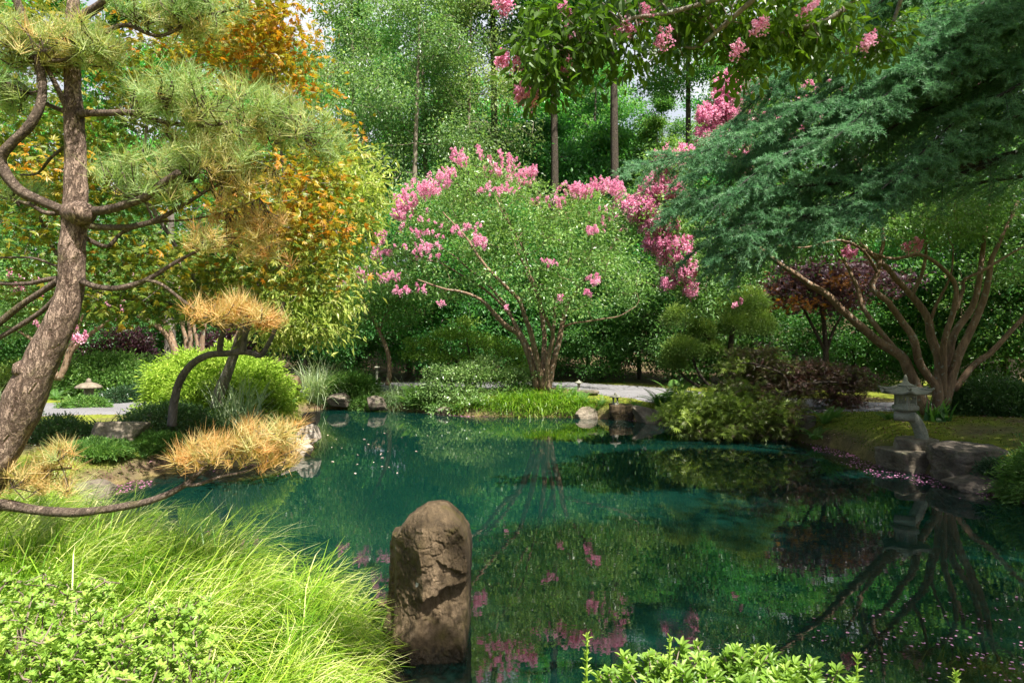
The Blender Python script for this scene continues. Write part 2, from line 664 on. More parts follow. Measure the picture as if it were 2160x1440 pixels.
M['forest'] = leafmat('forest_leaves', [(0, (.05, .16, .05)), (.6, (.125, .29, .07)), (1, (.30, .46, .10))], .48, .4, .4, .5)
M['forest_pale'] = leafmat('pale_forest_leaves', [(0, (.08, .18, .07)), (.6, (.19, .31, .11)), (1, (.36, .47, .18))], .48, .35, .5, .3)  # leaf colour lightened to stand in for haze among the distant trees
M['purple'] = leafmat('purple_leaves', [(0, (.035, .016, .028)), (.6, (.085, .035, .05)), (.85, (.15, .06, .05)), (1, (.40, .15, .02))], .35, .35, .45)
M['lace'] = leafmat('laceleaf_leaves', [(0, (.13, .06, .055)), (.3, (.11, .09, .045)), (.65, (.18, .27, .04)), (1, (.36, .46, .08))], .35, .4, .4)
M['larch'] = leafmat('larch_needles', [(0, (.07, .19, .085)), (.5, (.15, .32, .155)), (1, (.30, .47, .26))], .35, .5, .3, 0, (1.0, 1.2, .9))
M['juniper'] = leafmat('juniper_sprays', [(0, (.06, .13, .03)), (.6, (.17, .28, .06)), (1, (.34, .42, .09))], .25, .5, .3)
M['fern'] = leafmat('fern_fronds', [(0, (.05, .14, .03)), (.6, (.12, .25, .05)), (1, (.26, .38, .09))], .4, .45, .3)
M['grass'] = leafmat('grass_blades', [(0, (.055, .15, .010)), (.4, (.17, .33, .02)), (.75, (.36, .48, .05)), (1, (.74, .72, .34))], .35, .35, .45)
M['iris'] = leafmat('iris_blades', [(0, (.10, .20, .08)), (.6, (.24, .34, .16)), (1, (.48, .54, .34))], .3, .4, .4)
M['broadleaf'] = leafmat('broad_leaves', [(0, (.03, .09, .025)), (.7, (.07, .19, .04)), (1, (.16, .34, .06))], .4, .3, .5)
M['petal'] = leafmat('petals', [(0, (.38, .11, .26)), (.6, (.66, .32, .48)), (1, (.72, .58, .46))], .2, .6, .2, 0, (1, .8, .9))
M['litter'] = leafmat('dry_litter', [(0, (.10, .06, .03)), (.6, (.26, .18, .09)), (.85, (.36, .28, .17)), (1, (.55, .25, .36))], .15, .8, .1)
M['moss'] = leafmat('moss_growth', [(0, (.05, .09, .012)), (.6, (.15, .20, .02)), (1, (.30, .33, .05))], .3, .7, .15)
M['weed'] = leafmat('water_weed', [(0, (.10, .09, .02)), (.6, (.30, .24, .06)), (1, (.45, .38, .12))], .3, .7, .1)
M['twig'] = barkmat('twig_bark', (.10, .075, .05), (.24, .19, .14), None, 12, .3)
M['rock_brown'] = rockmat('brown_rock', [(.026, .018, .009), (.10, .070, .036), (.27, .195, .12)], 2.8, (.075, .060, .012), (1.5, 1.5, .75), .54, .9, True)
M['rock_grey'] = rockmat('grey_rock', [(.085, .07, .048), (.22, .185, .135), (.38, .335, .26)], 3.0, (.07, .09, .02), (1, 1, 1.3), .60)
M['rock_pale'] = rockmat('pale_rock', [(.20, .165, .125), (.36, .31, .25), (.48, .43, .36)], 4.0)
M['rock_dark'] = rockmat('dark_rock', [(.05, .042, .032), (.14, .115, .09), (.26, .22, .17)], 3.0, (.05, .07, .015), (1, 1, 1.6), .56)
M['stone'] = rockmat('carved_stone', [(.20, .20, .15), (.32, .32, .25), (.44, .43, .36)], 5.0, (.12, .14, .06), (1, 1, 1), .66, .25)


def ground_material():
    m, t, out = newmat('ground_cover')
    tc = t.nodes.new('ShaderNodeTexCoord').outputs['Object']
    n1 = noise(t, .9, 5, .6, tc)
    n2 = noise(t, 9, 6, .7, tc)
    n3 = noise(t, 60, 4, .7, tc)
    soil = ramp(t, n2, [(.3, (.05, .032, .02)), (.7, (.17, .115, .075))])
    moss = ramp(t, n2, [(.3, (.06, .08, .012)), (.65, (.22, .25, .03))])
    leaf = ramp(t, n3, [(.35, (.06, .06, .025)), (.65, (.20, .17, .08))])
    c = mixc(t, ramp(t, n1, [(.42, (0, 0, 0)), (.6, (1, 1, 1))]), soil, leaf)
    c = mixc(t, attr(t, 'moss'), c, moss)
    c = mixc(t, attr(t, 'bed'), c, ramp(t, n2, [(.3, (.06, .055, .02)), (.7, (.27, .21, .08))]))
    principled(t, out, c, .95, .1, bump(t, math_(t, 'ADD', n2, math_(t, 'MULTIPLY', n3, .5)), .6, .04))
    return m


def gravel_material():
    m, t, out = newmat('pale_gravel')
    tc = t.nodes.new('ShaderNodeTexCoord').outputs['Object']
    n1 = noise(t, 1.3, 4, .6, tc)
    n2 = noise(t, 70, 3, .7, tc)
    c = mixc(t, .5, ramp(t, n1, [(.3, (.11, .105, .11)), (.7, (.20, .195, .20))]), ramp(t, n2, [(.3, (.08, .075, .075)), (.7, (.28, .275, .28))]))
    principled(t, out, c, .9, .2, bump(t, n2, .5, .02))
    return m


def water_material():
    m, t, out = newmat('pond_water')
    tc = t.nodes.new('ShaderNodeTexCoord').outputs['Object']
    h = math_(t, 'ADD', noise(t, 3.0, 3, .55, tc, .3, (1, 1.6, 1)), math_(t, 'MULTIPLY', noise(t, .45, 2, .5, tc), 1.2))
    bp = bump(t, h, .014, .05)
    body = t.nodes.new('ShaderNodeBsdfDiffuse')
    body.inputs[0].default_value = (.0024, .0215, .0160, 1)
    tr = t.nodes.new('ShaderNodeBsdfTransparent')
    tr.inputs[0].default_value = (.62, .72, .45, 1)
    mx = t.nodes.new('ShaderNodeMixShader')
    t.links.new(attr(t, 'shallow'), mx.inputs[0])
    t.links.new(body.outputs[0], mx.inputs[1])
    t.links.new(tr.outputs[0], mx.inputs[2])
    gl = t.nodes.new('ShaderNodeBsdfGlossy')
    gl.inputs['Roughness'].default_value = .015
    gl.inputs[0].default_value = (1, 1, 1, 1)
    t.links.new(bp, gl.inputs['Normal'])
    fr = t.nodes.new('ShaderNodeFresnel')
    fr.inputs[0].default_value = 1.9
    t.links.new(bp, fr.inputs['Normal'])
    m2 = t.nodes.new('ShaderNodeMixShader')
    t.links.new(fr.outputs[0], m2.inputs[0])
    t.links.new(mx.outputs[0], m2.inputs[1])
    t.links.new(gl.outputs[0], m2.inputs[2])
    t.links.new(m2.outputs[0], out.inputs[0])
    return m


M['ground'] = ground_material()
M['gravel'] = gravel_material()
M['water'] = water_material()

# ------------------------------------------------------------------ pond outline and terrain
POND = np.array([(-5.4, 8.6), (-5.5, 9.6), (-5.0, 10.6), (-3.8, 11.3), (-3.6, 12.3), (-3.9, 13.5), (-4.7, 16.0), (-5.9, 18.6), (-5.6, 20.2), (-4.2, 20.2), (-2.6, 19.4),
                 (-1.0, 18.3), (1.75, 18.0), (3.65, 16.9), (4.7, 15.7), (5.5, 14.7), (5.85, 13.4), (6.1, 12.4), (5.95, 11.0), (6.3, 10.2), (6.3, 9.0), (6.6, 8.0),
                 (6.9, 6.4), (6.2, 4.6), (4.8, 3.4), (3.2, 2.9), (1.5, 2.75), (.2, 2.95), (-.62, 3.4), (-.80, 4.0), (-1.05, 4.6), (-2.0, 5.3), (-3.3, 6.2), (-4.7, 7.2)])


def smooth_loop(p, per=5):
    n = len(p)
    out = []
    for i in range(n):
        a, b, c, d = p[i - 1], p[i], p[(i + 1) % n], p[(i + 2) % n]
        for t in np.linspace(0, 1, per, endpoint=False):
            out.append(0.5 * (2 * b + (c - a) * t + (2 * a - 5 * b + 4 * c - d) * t * t + (3 * b - a - 3 * c + d) * t ** 3))
    return np.array(out)


PL = smooth_loop(POND)


def sdist(x, y):
    q = np.stack([np.ravel(x), np.ravel(y)], 1)
    a = PL
    b = np.roll(PL, -1, 0)
    best = np.full(len(q), 1e9)
    ins = np.zeros(len(q), bool)
    for i in range(len(a)):
        e = b[i] - a[i]
        w = q - a[i]
        t = np.clip((w @ e) / (e @ e), 0, 1)
        best = np.minimum(best, np.sum((w - t[:, None] * e) ** 2, 1))
        cnd = ((a[i][1] > q[:, 1]) != (b[i][1] > q[:, 1]))
        if cnd.any():
            xi = (b[i][0] - a[i][0]) * (q[:, 1] - a[i][1]) / (b[i][1] - a[i][1] + 1e-12) + a[i][0]
            ins ^= cnd & (q[:, 0] < xi)
    s = np.sqrt(best)
    return np.where(ins, -s, s).reshape(np.shape(x))


def bump2(x, y, cx, cy_, s):
    return np.exp(-((x - cx) ** 2 + (y - cy_) ** 2) / (2 * s * s))


def gh(x, y, raw=False):
    x = np.asarray(x, float)
    y = np.asarray(y, float)
    sd = sdist(x, y)
    o = np.clip(sd, 0, None)
    h = .42 * (1 - np.exp(-o / .38)) + .022 * np.clip(o, 0, 6)
    h = h + .22 * bump2(x, y, 8.2, 12.0, 1.8) + .12 * bump2(x, y, 1.0, 19.9, 1.2)
    h = h + (fbm(np.stack([x * .9, y * .9, 0 * x], -1), 3) - .5) * .12 * np.clip(o / .5, 0, 1)
    yy = np.clip(y - 26, 0, 70)
    h = h + .20 * yy * yy / (yy + 6)
    ii = np.clip(-sd, 0, None)
    dep = 1.7 * (1 - np.exp(-ii / 1.1))
    dep = dep * (1 - .86 * bump2(x, y, 3.0, 4.3, 1.1)) * (1 - .6 * bump2(x, y, -.5, 4.1, .55))
    h = np.where(sd < 0, -dep, h)
    return (h, sd, dep) if raw else h


def gz(x, y):
    return float(gh(np.array([x]), np.array([y]))[0])


def axis_(lo, hi, step, far):
    mid = np.arange(lo, hi + step / 2, step)
    g = np.array([step * 1.5 * (1.35 ** k) for k in range(40)]).cumsum()
    g = g[g < far]
    return np.concatenate([(lo - g)[::-1], mid, hi + g])


gx = axis_(-13, 13, .16, 380)
gy = axis_(-3, 26, .16, 380)
GX, GY = np.meshgrid(gx, gy, indexing='ij')
H, SD, DEP = gh(GX, GY, True)
mb = MB()
nx, ny = GX.shape
ii, jj = np.meshgrid(np.arange(nx - 1), np.arange(ny - 1), indexing='ij')
Qg = np.stack([ii * ny + jj, (ii + 1) * ny + jj, (ii + 1) * ny + jj + 1, ii * ny + jj + 1], -1).reshape(-1, 4)
mb.add(np.stack([GX, GY, H], -1).reshape(-1, 3), Qg)
nz = fbm(np.stack([GX * .8, GY * .8, 0 * GX + 4], -1), 4)
moss = np.clip((SD - .12) / .25, 0, 1) * np.clip((nz - .36) * 6 + 2 * bump2(GX, GY, 6.6, 12.4, 1.3), 0, 1) * np.clip((27 - GY) / 3, 0, 1)
bare = np.clip(bump2(GX, GY, -5.3, 10.4, 1.0) * 1.2 * (SD < .3), 0, 1)
moss = moss * (1 - bare)
ground = mb.build('ground', M['ground'], smooth=True, extra={'moss': moss.ravel(), 'bed': (SD < .02).astype(float).ravel()})
ground['kind'] = 'structure'

# water sheet
wx = np.arange(-7.2, 8.2, .2)
wy = np.arange(1.8, 21.4, .2)
WX, WY = np.meshgrid(wx, wy, indexing='ij')
_, wsd, wdep = gh(WX, WY, True)
mb = MB()
nx, ny = WX.shape
ii, jj = np.meshgrid(np.arange(nx - 1), np.arange(ny - 1), indexing='ij')
Qg = np.stack([ii * ny + jj, (ii + 1) * ny + jj, (ii + 1) * ny + jj + 1, ii * ny + jj + 1], -1).reshape(-1, 4)
keep = (wsd.ravel()[Qg].min(1) < .5)
mb.add(np.stack([WX, WY, 0 * WX], -1).reshape(-1, 3), Qg[keep])
water = mb.build('water', M['water'], smooth=True, extra={'shallow': (np.exp(-np.clip(wdep, 0, 9) * 2.4)).ravel() * .85})
water['kind'] = 'structure'


def ribbon(name, pts, w):
    c = spline(np.array(pts, float), 14)
    t = nrm(np.gradient(c, axis=0))
    nn = np.stack([-t[:, 1], t[:, 0]], 1)
    k = 17
    us = np.linspace(-.5, .5, k)
    wob = 1 + .12 * (fbm(np.stack([c[:, 0], c[:, 1], 0 * c[:, 0]], 1), 2) - .5)
    pts2 = c[:, None, :] + nn[:, None, :] * us[None, :, None] * (w * wob)[:, None, None]
    z = gh(pts2[..., 0], pts2[..., 1]) + .035 - .05 * (np.abs(us) > .49)
    mb = MB()
    n = len(c)
    i, j = np.meshgrid(np.arange(n - 1), np.arange(k - 1), indexing='ij')
    mb.add(np.concatenate([pts2, z[..., None]], -1).reshape(-1, 3), np.stack([i * k + j, (i + 1) * k + j, (i + 1) * k + j + 1, i * k + j + 1], -1).reshape(-1, 4))
    o = mb.build(name, M['gravel'], smooth=True)
    o['kind'] = 'structure'
    return o


ribbon('gravel_path', [(-30, 13.0), (-18, 13.8), (-12, 14.2), (-9.4, 14.8), (-8.3, 17), (-8.2, 20), (-6.8, 22.4), (-3, 23), (.6, 22.8), (3.4, 20.6), (5.3, 18.2), (7.0, 16.2), (9.5, 14.8), (14, 14.3), (30, 14)], 3.0)

# ------------------------------------------------------------------ rocks
def sphere_grid(nu, nv):
    u = np.linspace(0, 2 * np.pi, nu, endpoint=False)
    w = np.linspace(0, np.pi, nv)
    V = np.stack([np.sin(w)[:, None] * np.cos(u)[None], np.sin(w)[:, None] * np.sin(u)[None], np.repeat(np.cos(w)[:, None], nu, 1)], -1).reshape(-1, 3)
    i, j = np.meshgrid(np.arange(nv - 1), np.arange(nu), indexing='ij')
    Q = np.stack([i * nu + j, (i + 1) * nu + j, (i + 1) * nu + (j + 1) % nu, i * nu + (j + 1) % nu], -1).reshape(-1, 4)
    return V, Q


def rock(loc, size, label, mat='rock_grey', name='rock', cat='rock', boxy=0.5, cuts=7, rz=0.0, seed=1, rough=.10, group=None):
    """a faceted stone: the solid cut out by six jittered box planes and a few oblique ones, then weathered"""
    rg = np.random.default_rng(seed)
    V, Q = sphere_grid(110, 70)
    N, Dk = [], []
    for ax in range(3):
        for sg in (-1, 1):
            n = np.zeros(3)
            n[ax] = sg
            N.append(nrm(n + rg.normal(size=3) * (.30 - .24 * boxy)))
            Dk.append(rg.uniform(.86, 1.0))
    for k in range(cuts):
        n = rg.normal(size=3) * np.array([1, 1, .75])
        n[2] = abs(n[2]) if rg.random() < .7 else n[2]
        N.append(nrm(n))
        Dk.append(rg.uniform(.86, 1.12) + .22 * boxy)
    N, Dk = np.array(N), np.array(Dk)
    inv = np.clip(V @ N.T, 1e-3, None) / Dk
    r = 1 / np.sum(inv ** 26, 1) ** (1 / 26)
    V = V * r[:, None]
    off = rg.uniform(0, 50, 3)
    nn = fbm(V * 1.7 + off, 5) - .5
    n2 = np.abs(fbm(V * np.array([3, 3, 6]) + off, 5) - .5)
    n3 = fbm(V * 14 + off, 3) - .5
    V = V * (1 + rough * 1.5 * nn[:, None] - rough * 1.5 * n2[:, None] + rough * .35 * n3[:, None])
    V = V * np.asarray(size) / 2
    c, s = math.cos(rz), math.sin(rz)
    V = np.stack([V[:, 0] * c - V[:, 1] * s, V[:, 0] * s + V[:, 1] * c, V[:, 2]], 1)
    mb = MB()
    mb.add(V + np.asarray(loc), Q)
    o = mb.build(name, M[mat], smooth=True, origin=loc)
    return tag(o, label, cat, group)


# the tall standing rock in the pond, built from its front relief round to its back
def standing_rock():
    d = 4.45
    prof = [(1400, 797, 984), (1340, 799, 986), (1300, 800, 986), (1240, 803, 987), (1180, 805, 988), (1160, 807, 988), (1147, 811, 985), (1145, 824, 985), (1136, 828, 983), (1110, 847, 970), (1092, 872, 952), (1080, 888, 941), (1077, 893, 936)]
    prof = prof[::-1]
    ys = np.array([q[0] for q in prof], float)
    nv, nu = 200, 150
    yy = np.linspace(1077, 1400, nv)
    jit = lambda k: (fbm(np.stack([yy / 14, 0 * yy + k, 0 * yy], 1), 4) - .5) * 9
    xl = np.interp(yy, ys, [q[1] for q in prof]) + jit(3) * np.clip((yy - 1077) / 20, 0, 1)
    xr = np.interp(yy, ys, [q[2] for q in prof]) + jit(8) * .5 * np.clip((yy - 1077) / 20, 0, 1)
    u = np.linspace(0, 1, nu)
    X = xl[:, None] * (1 - u) + xr[:, None] * u
    Y = np.repeat(yy[:, None], nu, 1)
    h = (Y - 1077) / 300
    n_a = fbm(np.stack([X / 40, Y / 40, 0 * X + 23.7], -1), 5) - .5
    n_b = fbm(np.stack([X / 26, Y / 40, 0 * X + 7], -1), 4) - .5
    sg = lambda t: 1 / (1 + np.exp(-np.clip(t, -30, 30)))
    ridge = np.interp(yy, [1077, 1100, 1150, 1190, 1235, 1280, 1330, 1400], [898, 897, 887, 893, 897, 893, 880, 876])[:, None] + n_a * 10
    # two main faces meeting at a sharp ridge; the left one turned well away, the right one broad
    left = np.clip((ridge - X) / 60, 0, 1.6)
    right = np.clip((X - ridge) / 95, 0, 1)
    dep = .30 - .20 * left - .05 * right + .09 * h
    # sloping shoulder at the top
    dep -= .20 * np.clip((1116 + 10 * n_a - Y) / 40, 0, 1) ** 1.4
    # slab set back at the left edge
    dep -= .07 * sg((826 - X + 6 * n_a) / 1.5)
    # angular hollow high on the right
    hol = sg((X - 928 + 14 * n_a) / 3) * sg((Y - 1136 - .35 * (960 - X)) / 4) * sg((1192 + .32 * (X - 950) - Y) / 2)
    dep -= .022 * hol * (1 - np.clip((Y - 1140) / 60, 0, 1) * .7)
    # oblique ledge that breaks the right face, deep under-cut below it
    ledge = 1180 + .42 * (X - 928) + 34 * n_a
    inn = sg((Y - ledge) / 1.5) * sg((X - 926) / 3)
    dep -= .05 * inn * np.clip(1 - (Y - ledge) / 60, 0, 1)
    edge2 = 1250 - .30 * (X - 895) + 70 * n_a
    in2 = sg((Y - edge2) / 1.6) * sg((X - ridge - 2) / 4)
    dep -= .115 * in2 * np.clip(1.3 - (Y - edge2) / 85, 0, 1)
    # foot swelling forward, with a flake at the right
    dep += .07 * sg((Y - 1322 - 10 * n_a) / 7)
    fl = sg(((X - 945) * .62 - np.abs(Y - 1312) * .6) / 1.5) * sg((X - 940) / 2)
    dep += .022 * fl
    dep += n_a * .05 + n_b * .035
    pts3 = np.stack([X / 60, dep * 8, Y / 60], -1)
    cr = np.abs(fbm(np.stack([(X + .5 * Y) / 34, (Y - .4 * X) / 30, 0 * X + 3], -1), 5) - .5)
    dep += np.clip(.07 - cr, 0, 1) * -.14
    dep += (fbm(np.stack([X / 5, Y / 9, 0 * X], -1), 3) - .5) * .016
    ed = np.minimum(u, 1 - u)[None, :]
    dep = dep - .07 * np.clip(1 - ed / .03, 0, 1) ** 1.5
    xw = (X - 1080) / F * d
    zw = CAMH - (Y - 720) / F * d
    front = np.stack([xw, d + .22 - dep, zw], -1)
    bk = (.20 + .16 * np.sin(u * np.pi)[None, :] * np.ones((nv, 1))) * np.clip(h * 3 + .25, 0, 1)
    bk = bk + (fbm(pts3 * 1.4 + 40, 4) - .5) * .1
    back = np.stack([xw, d + .22 + bk, zw], -1)
    mb = MB()
    i, j = np.meshgrid(np.arange(nv - 1), np.arange(nu - 1), indexing='ij')
    q = np.stack([i * nu + j, (i + 1) * nu + j, (i + 1) * nu + j + 1, i * nu + j + 1], -1).reshape(-1, 4)
    n0 = nv * nu
    qb = q[:, ::-1] + n0
    k = np.arange(nv - 1)
    sl = np.stack([k * nu, k * nu + n0, (k + 1) * nu + n0, (k + 1) * nu], -1)
    sr = np.stack([k * nu + nu - 1, (k + 1) * nu + nu - 1, (k + 1) * nu + nu - 1 + n0, k * nu + nu - 1 + n0], -1)
    k = np.arange(nu - 1)
    st = np.stack([k, k + 1, k + 1 + n0, k + n0], -1)
    mb.add(np.concatenate([front.reshape(-1, 3), back.reshape(-1, 3)]), np.concatenate([q, qb, sl, sr, st]))
    o = mb.build('standing_rock', M['rock_brown'], smooth=True, origin=(P(895, 1375, d)[0], d + .2, 0))
    tag(o, 'tall pointed brown rock standing upright in the pond beside the bright grass', 'rock')


standing_rock()


def at(px, py, d, sink=0.0):
    p = P(px, py, d)
    return (p[0], p[1], p[2] - sink)


def grd(px, d, dz=0.0):
    x = (px - 1080) / F * d
    return np.array([x, d, gz(x, d) + dz])


rock(at(247, 918, 10.6), (.72, .55, .46), 'brown layered boulder in front of the strap-leaved plants by the left path', 'rock_grey', boxy=.7, seed=3, rz=.2)
rock(at(655, 882, 13.4), (.34, .34, .28), 'dark grey rock at the tip of the left bank above the white one', 'rock_dark', boxy=.4, seed=5)
rock(at(652, 914, 12.6), (.34, .4, .34), 'pale whitish rock at the water on the tip of the left bank', 'rock_pale', boxy=.3, seed=6)
rock(at(628, 948, 12.0), (.5, .4, .28), 'low pale rock at the water behind the orange pine tips', 'rock_pale', boxy=.3, seed=66)
rock(grd(528, 13.1, .1), (.34, .3, .34), 'small grey rock half hidden behind the striped iris blades', 'rock_grey', boxy=.4, seed=16)
rock(at(608, 806, 19.5, .1), (.66, .5, .74), 'pointed tan boulder beside the golden cypress mound', 'rock_brown', boxy=.1, seed=8, cuts=12)
rock(at(712, 842, 20.0), (.6, .5, .36), 'brown rock under the ferns beside the striped grass mound', 'rock_dark', boxy=.3, seed=9, cuts=10)
rock(at(793, 850, 19.4), (.5, .4, .34), 'round brown rock at the far waterline left of the green rushes', 'rock_dark', boxy=.2, seed=10)
rock(at(938, 868, 18.8), (.5, .5, .3), 'low dark rock at the waterline under the large azalea', 'rock_dark', boxy=.3, seed=33)
rock(at(1180, 872, 18.3), (.5, .4, .26), 'low tan rock at the water in front of the monkey grass', 'rock_brown', boxy=.3, seed=34)
rock(at(1238, 874, 17.9), (.62, .5, .36), 'slanted tan rock at the waterline left of the lantern block', 'rock_grey', boxy=.2, seed=11, cuts=11)
rock(at(1310, 871, 17.6), (.72, .55, .46), 'squared brown rock block carrying the small snow lantern', 'rock_brown', boxy=.95, seed=12, cuts=2, rough=.06)
rock(at(1372, 879, 17.0), (.66, .55, .42), 'grey banded rock at the waterline right of the lantern block', 'rock_grey', boxy=.3, seed=14)
rock(at(1690, 893, 14.0), (.5, .5, .35), 'dark rock in shade below the fern clump on the right bank', 'rock_dark', boxy=.3, seed=41)
rock(at(1925, 972, 10.8), (.98, .9, .46), 'broad flat grey slab at the waterline under the big lantern', 'rock_grey', boxy=.9, seed=21, cuts=3, rough=.06, rz=.25)
rock(at(1934, 941, 10.8), (.66, .5, .28), 'faceted grey stone block on the slab that carries the big lantern', 'rock_grey', boxy=.9, seed=22, cuts=4, rough=.05, rz=.35)
rock(at(2048, 978, 9.9), (1.02, .9, .62), 'large dark weathered boulder right of the lantern slab', 'rock_dark', boxy=.5, seed=23, cuts=9, rough=.13)
rock(at(2065, 1030, 9.3), (.75, .6, .42), 'lower dark boulder at the water under the large weathered one', 'rock_dark', boxy=.4, seed=24, cuts=9, rough=.13)
rock(at(2010, 1010, 9.9), (.5, .5, .4), 'small mossy dark rock at the water between slab and boulder', 'rock_dark', boxy=.3, seed=25, cuts=9)
rock((-.92, 2.60, .42), (.3, .22, .2), 'small grey rock at the bottom edge below the arching grass', 'rock_grey', boxy=.5, seed=26)
rock(at(200, 1030, 8.9), (.5, .4, .2), 'low muddy stone at the water edge of the left inlet', 'rock_dark', boxy=.2, seed=28)


# ------------------------------------------------------------------ stone lanterns
def lathe(mb, c, prof, seg=32, rot=0.0, hexa=False, flare=0.0):
    """profile rows (radius, z); hexa makes six flat sides, flare lifts the corners"""
    a = np.linspace(0, 2 * np.pi, seg, endpoint=False)
    k = np.ones(seg)
    cn = np.zeros(seg)
    if hexa:
        m = (a % (np.pi / 3)) - np.pi / 6
        k = np.cos(np.pi / 6) / np.cos(m)
        cn = np.abs(m) / (np.pi / 6)
    V = []
    rmax = max(q[0] for q in prof)
    for r, z in prof:
        lift = flare * (cn ** 3) * (r / rmax) ** 3
        V.append(np.stack([r * k * np.cos(a + rot), r * k * np.sin(a + rot), z + lift], 1))
    n = len(prof)
    V = np.concatenate(V) + np.asarray(c)
    i, j = np.meshgrid(np.arange(n - 1), np.arange(seg), indexing='ij')
    Q = np.stack([i * seg + j, i * seg + (j + 1) % seg, (i + 1) * seg + (j + 1) % seg, (i + 1) * seg + j], -1).reshape(-1, 4)
    mb.add(V, Q)


def box(mb, c, s, rz=0.0):
    v = np.array([(x, y, z) for x in (-.5, .5) for y in (-.5, .5) for z in (-.5, .5)]) * np.asarray(s)
    cs, sn = math.cos(rz), math.sin(rz)
    v = np.stack([v[:, 0] * cs - v[:, 1] * sn, v[:, 0] * sn + v[:, 1] * cs, v[:, 2]], 1) + np.asarray(c)
    mb.add(v, [(0, 1, 3, 2), (4, 6, 7, 5), (0, 4, 5, 1), (2, 3, 7, 6), (0, 2, 6, 4), (1, 5, 7, 3)])


def big_lantern():
    d = 10.8
    k = d / F
    t = thing('stone_lantern', at(1946, 928, d), 'tall stone lantern with curved scroll leg and hexagonal roof on the right bank', 'lantern')
    cx, cz = (1910 - 1080) * k, lambda y: CAMH - (y - 720) * k
    c = np.array([cx, d, 0])
    rot = .18
    # curved leg: square-sectioned arm rising from the block and curling over into the scroll
    pts = [(1946, 934), (1943, 915), (1936, 896), (1925, 880), (1912, 872), (1900, 871)]
    sp = spline([P(x, y, d) for x, y in pts], 8)
    w = np.linspace(.155, .125, len(sp))
    tt = nrm(np.gradient(sp, axis=0))
    yv = nrm(np.array([.35, -1, 0]))
    nn = nrm(np.cross(tt, yv))
    ww = np.cross(nn, tt)
    mb = MB()
    ring = [(-1, -.75), (-.75, -1), (.75, -1), (1, -.75), (1, .75), (.75, 1), (-.75, 1), (-1, .75)]
    V = np.stack([sp + nn * (a * w / 2)[:, None] + ww * (b * w / 2 * 1.05)[:, None] for a, b in ring], 1)
    m = len(ring)
    i, j = np.meshgrid(np.arange(len(sp) - 1), np.arange(m), indexing='ij')
    mb.add(V.reshape(-1, 3), np.stack([i * m + j, i * m + (j + 1) % m, (i + 1) * m + (j + 1) % m, (i + 1) * m + j], -1).reshape(-1, 4))
    mb.build('curved_leg', M['stone'], t, True)
    mb = MB()
    ax = nrm(np.array([.80, -.60, 0]))
    sc = P(1909, 878, d - .02)
    prof = [(0.0, -.150), (.070, -.150), (.078, -.142), (.078, .142), (.070, .150), (.062, .150), (.058, .142), (.046, .142), (.042, .150), (.032, .150), (.028, .142), (.016, .142), (.012, .152), (0, .154)]
    a = np.linspace(0, 2 * np.pi, 32, endpoint=False)
    e1 = np.array([0, 0, 1.0])
    e2 = np.cross(ax, e1)
    V = np.concatenate([sc + ax * z + r * (np.cos(a)[:, None] * e1 + np.sin(a)[:, None] * e2) for r, z in prof])
    i, j = np.meshgrid(np.arange(len(prof) - 1), np.arange(32), indexing='ij')
    mb.add(V, np.stack([i * 32 + j, i * 32 + (j + 1) % 32, (i + 1) * 32 + (j + 1) % 32, (i + 1) * 32 + j], -1).reshape(-1, 4))
    mb.build('scroll', M['stone'], t)
    mb = MB()
    lathe(mb, c, [(0, cz(867.5)), (.13, cz(867.5)), (.17, cz(864.5)), (.195, cz(863)), (.20, cz(862)), (.20, cz(855.5)), (.185, cz(853.6)), (0, cz(853.2))], 48, rot, True)
    plat = mb.build('platform', M['stone'], t)
    mb = MB()
    for s in range(6):
        a = rot + np.pi / 3 * (s + .5)
        n_ = np.array([math.cos(a), math.sin(a), 0])
        box(mb, c + n_ * .173 + np.array([0, 0, cz(858.8)]), (.014, .13, .028), a)
    mb.build('carved_panel', M['stone'], plat)
    # fire box: hexagonal cage of posts, rails and lattice
    mb = MB()
    z0, z1 = cz(853.2), cz(831.5)
    Rr = .145
    for s in range(6):
        a = rot + np.pi / 3 * s
        box(mb, c + np.array([Rr * math.cos(a), Rr * math.sin(a), (z0 + z1) / 2]), (.034, .034, z1 - z0), a)
        a += np.pi / 6
        ap = Rr * math.cos(np.pi / 6)
        for zz, hh in ((z0 + .014, .028), (z1 - .016, .032)):
            box(mb, c + np.array([ap * math.cos(a), ap * math.sin(a), zz]), (.026, Rr * .98, hh), a)
    fb = mb.build('fire_box', M['stone'], t)
    for s in range(6):
        a = rot + np.pi / 3 * (s + .5)
        n_ = np.array([math.cos(a), math.sin(a), 0])
        tg = np.array([-math.sin(a), math.cos(a), 0])
        mb = MB()
        ap = Rr * math.cos(np.pi / 6) + .002
        for q in (-.042, 0, .042):
            for sg in (-1, 1):
                p0 = c + n_ * ap + tg * (q - sg * .04) + np.array([0, 0, z0 + .03])
                p1 = c + n_ * ap + tg * (q + sg * .04) + np.array([0, 0, z1 - .034])
                lim = .055
                p0 = c + n_ * ap + tg * np.clip(q - sg * .04, -lim, lim) + np.array([0, 0, z0 + .03])
                p1 = c + n_ * ap + tg * np.clip(q + sg * .04, -lim, lim) + np.array([0, 0, z1 - .034])
                tube(mb, np.array([p0, p1]), .0062, 4)
        mb.build('lattice_window', M['stone'], fb)
    mb = MB()
    lathe(mb, c, [(0, cz(831.6)), (.15, cz(831.6)), (.30, cz(830.5)), (.378, cz(829.8)), (.384, cz(828.6)), (.386, cz(826.6)), (.33, cz(824.2)), (.26, cz(821.5)), (.19, cz(817.8)), (.13, cz(815.2)), (0, cz(814.5))], 72, rot, True, .055)
    rf = mb.build('roof', M['stone'], t, True)
    mb = MB()
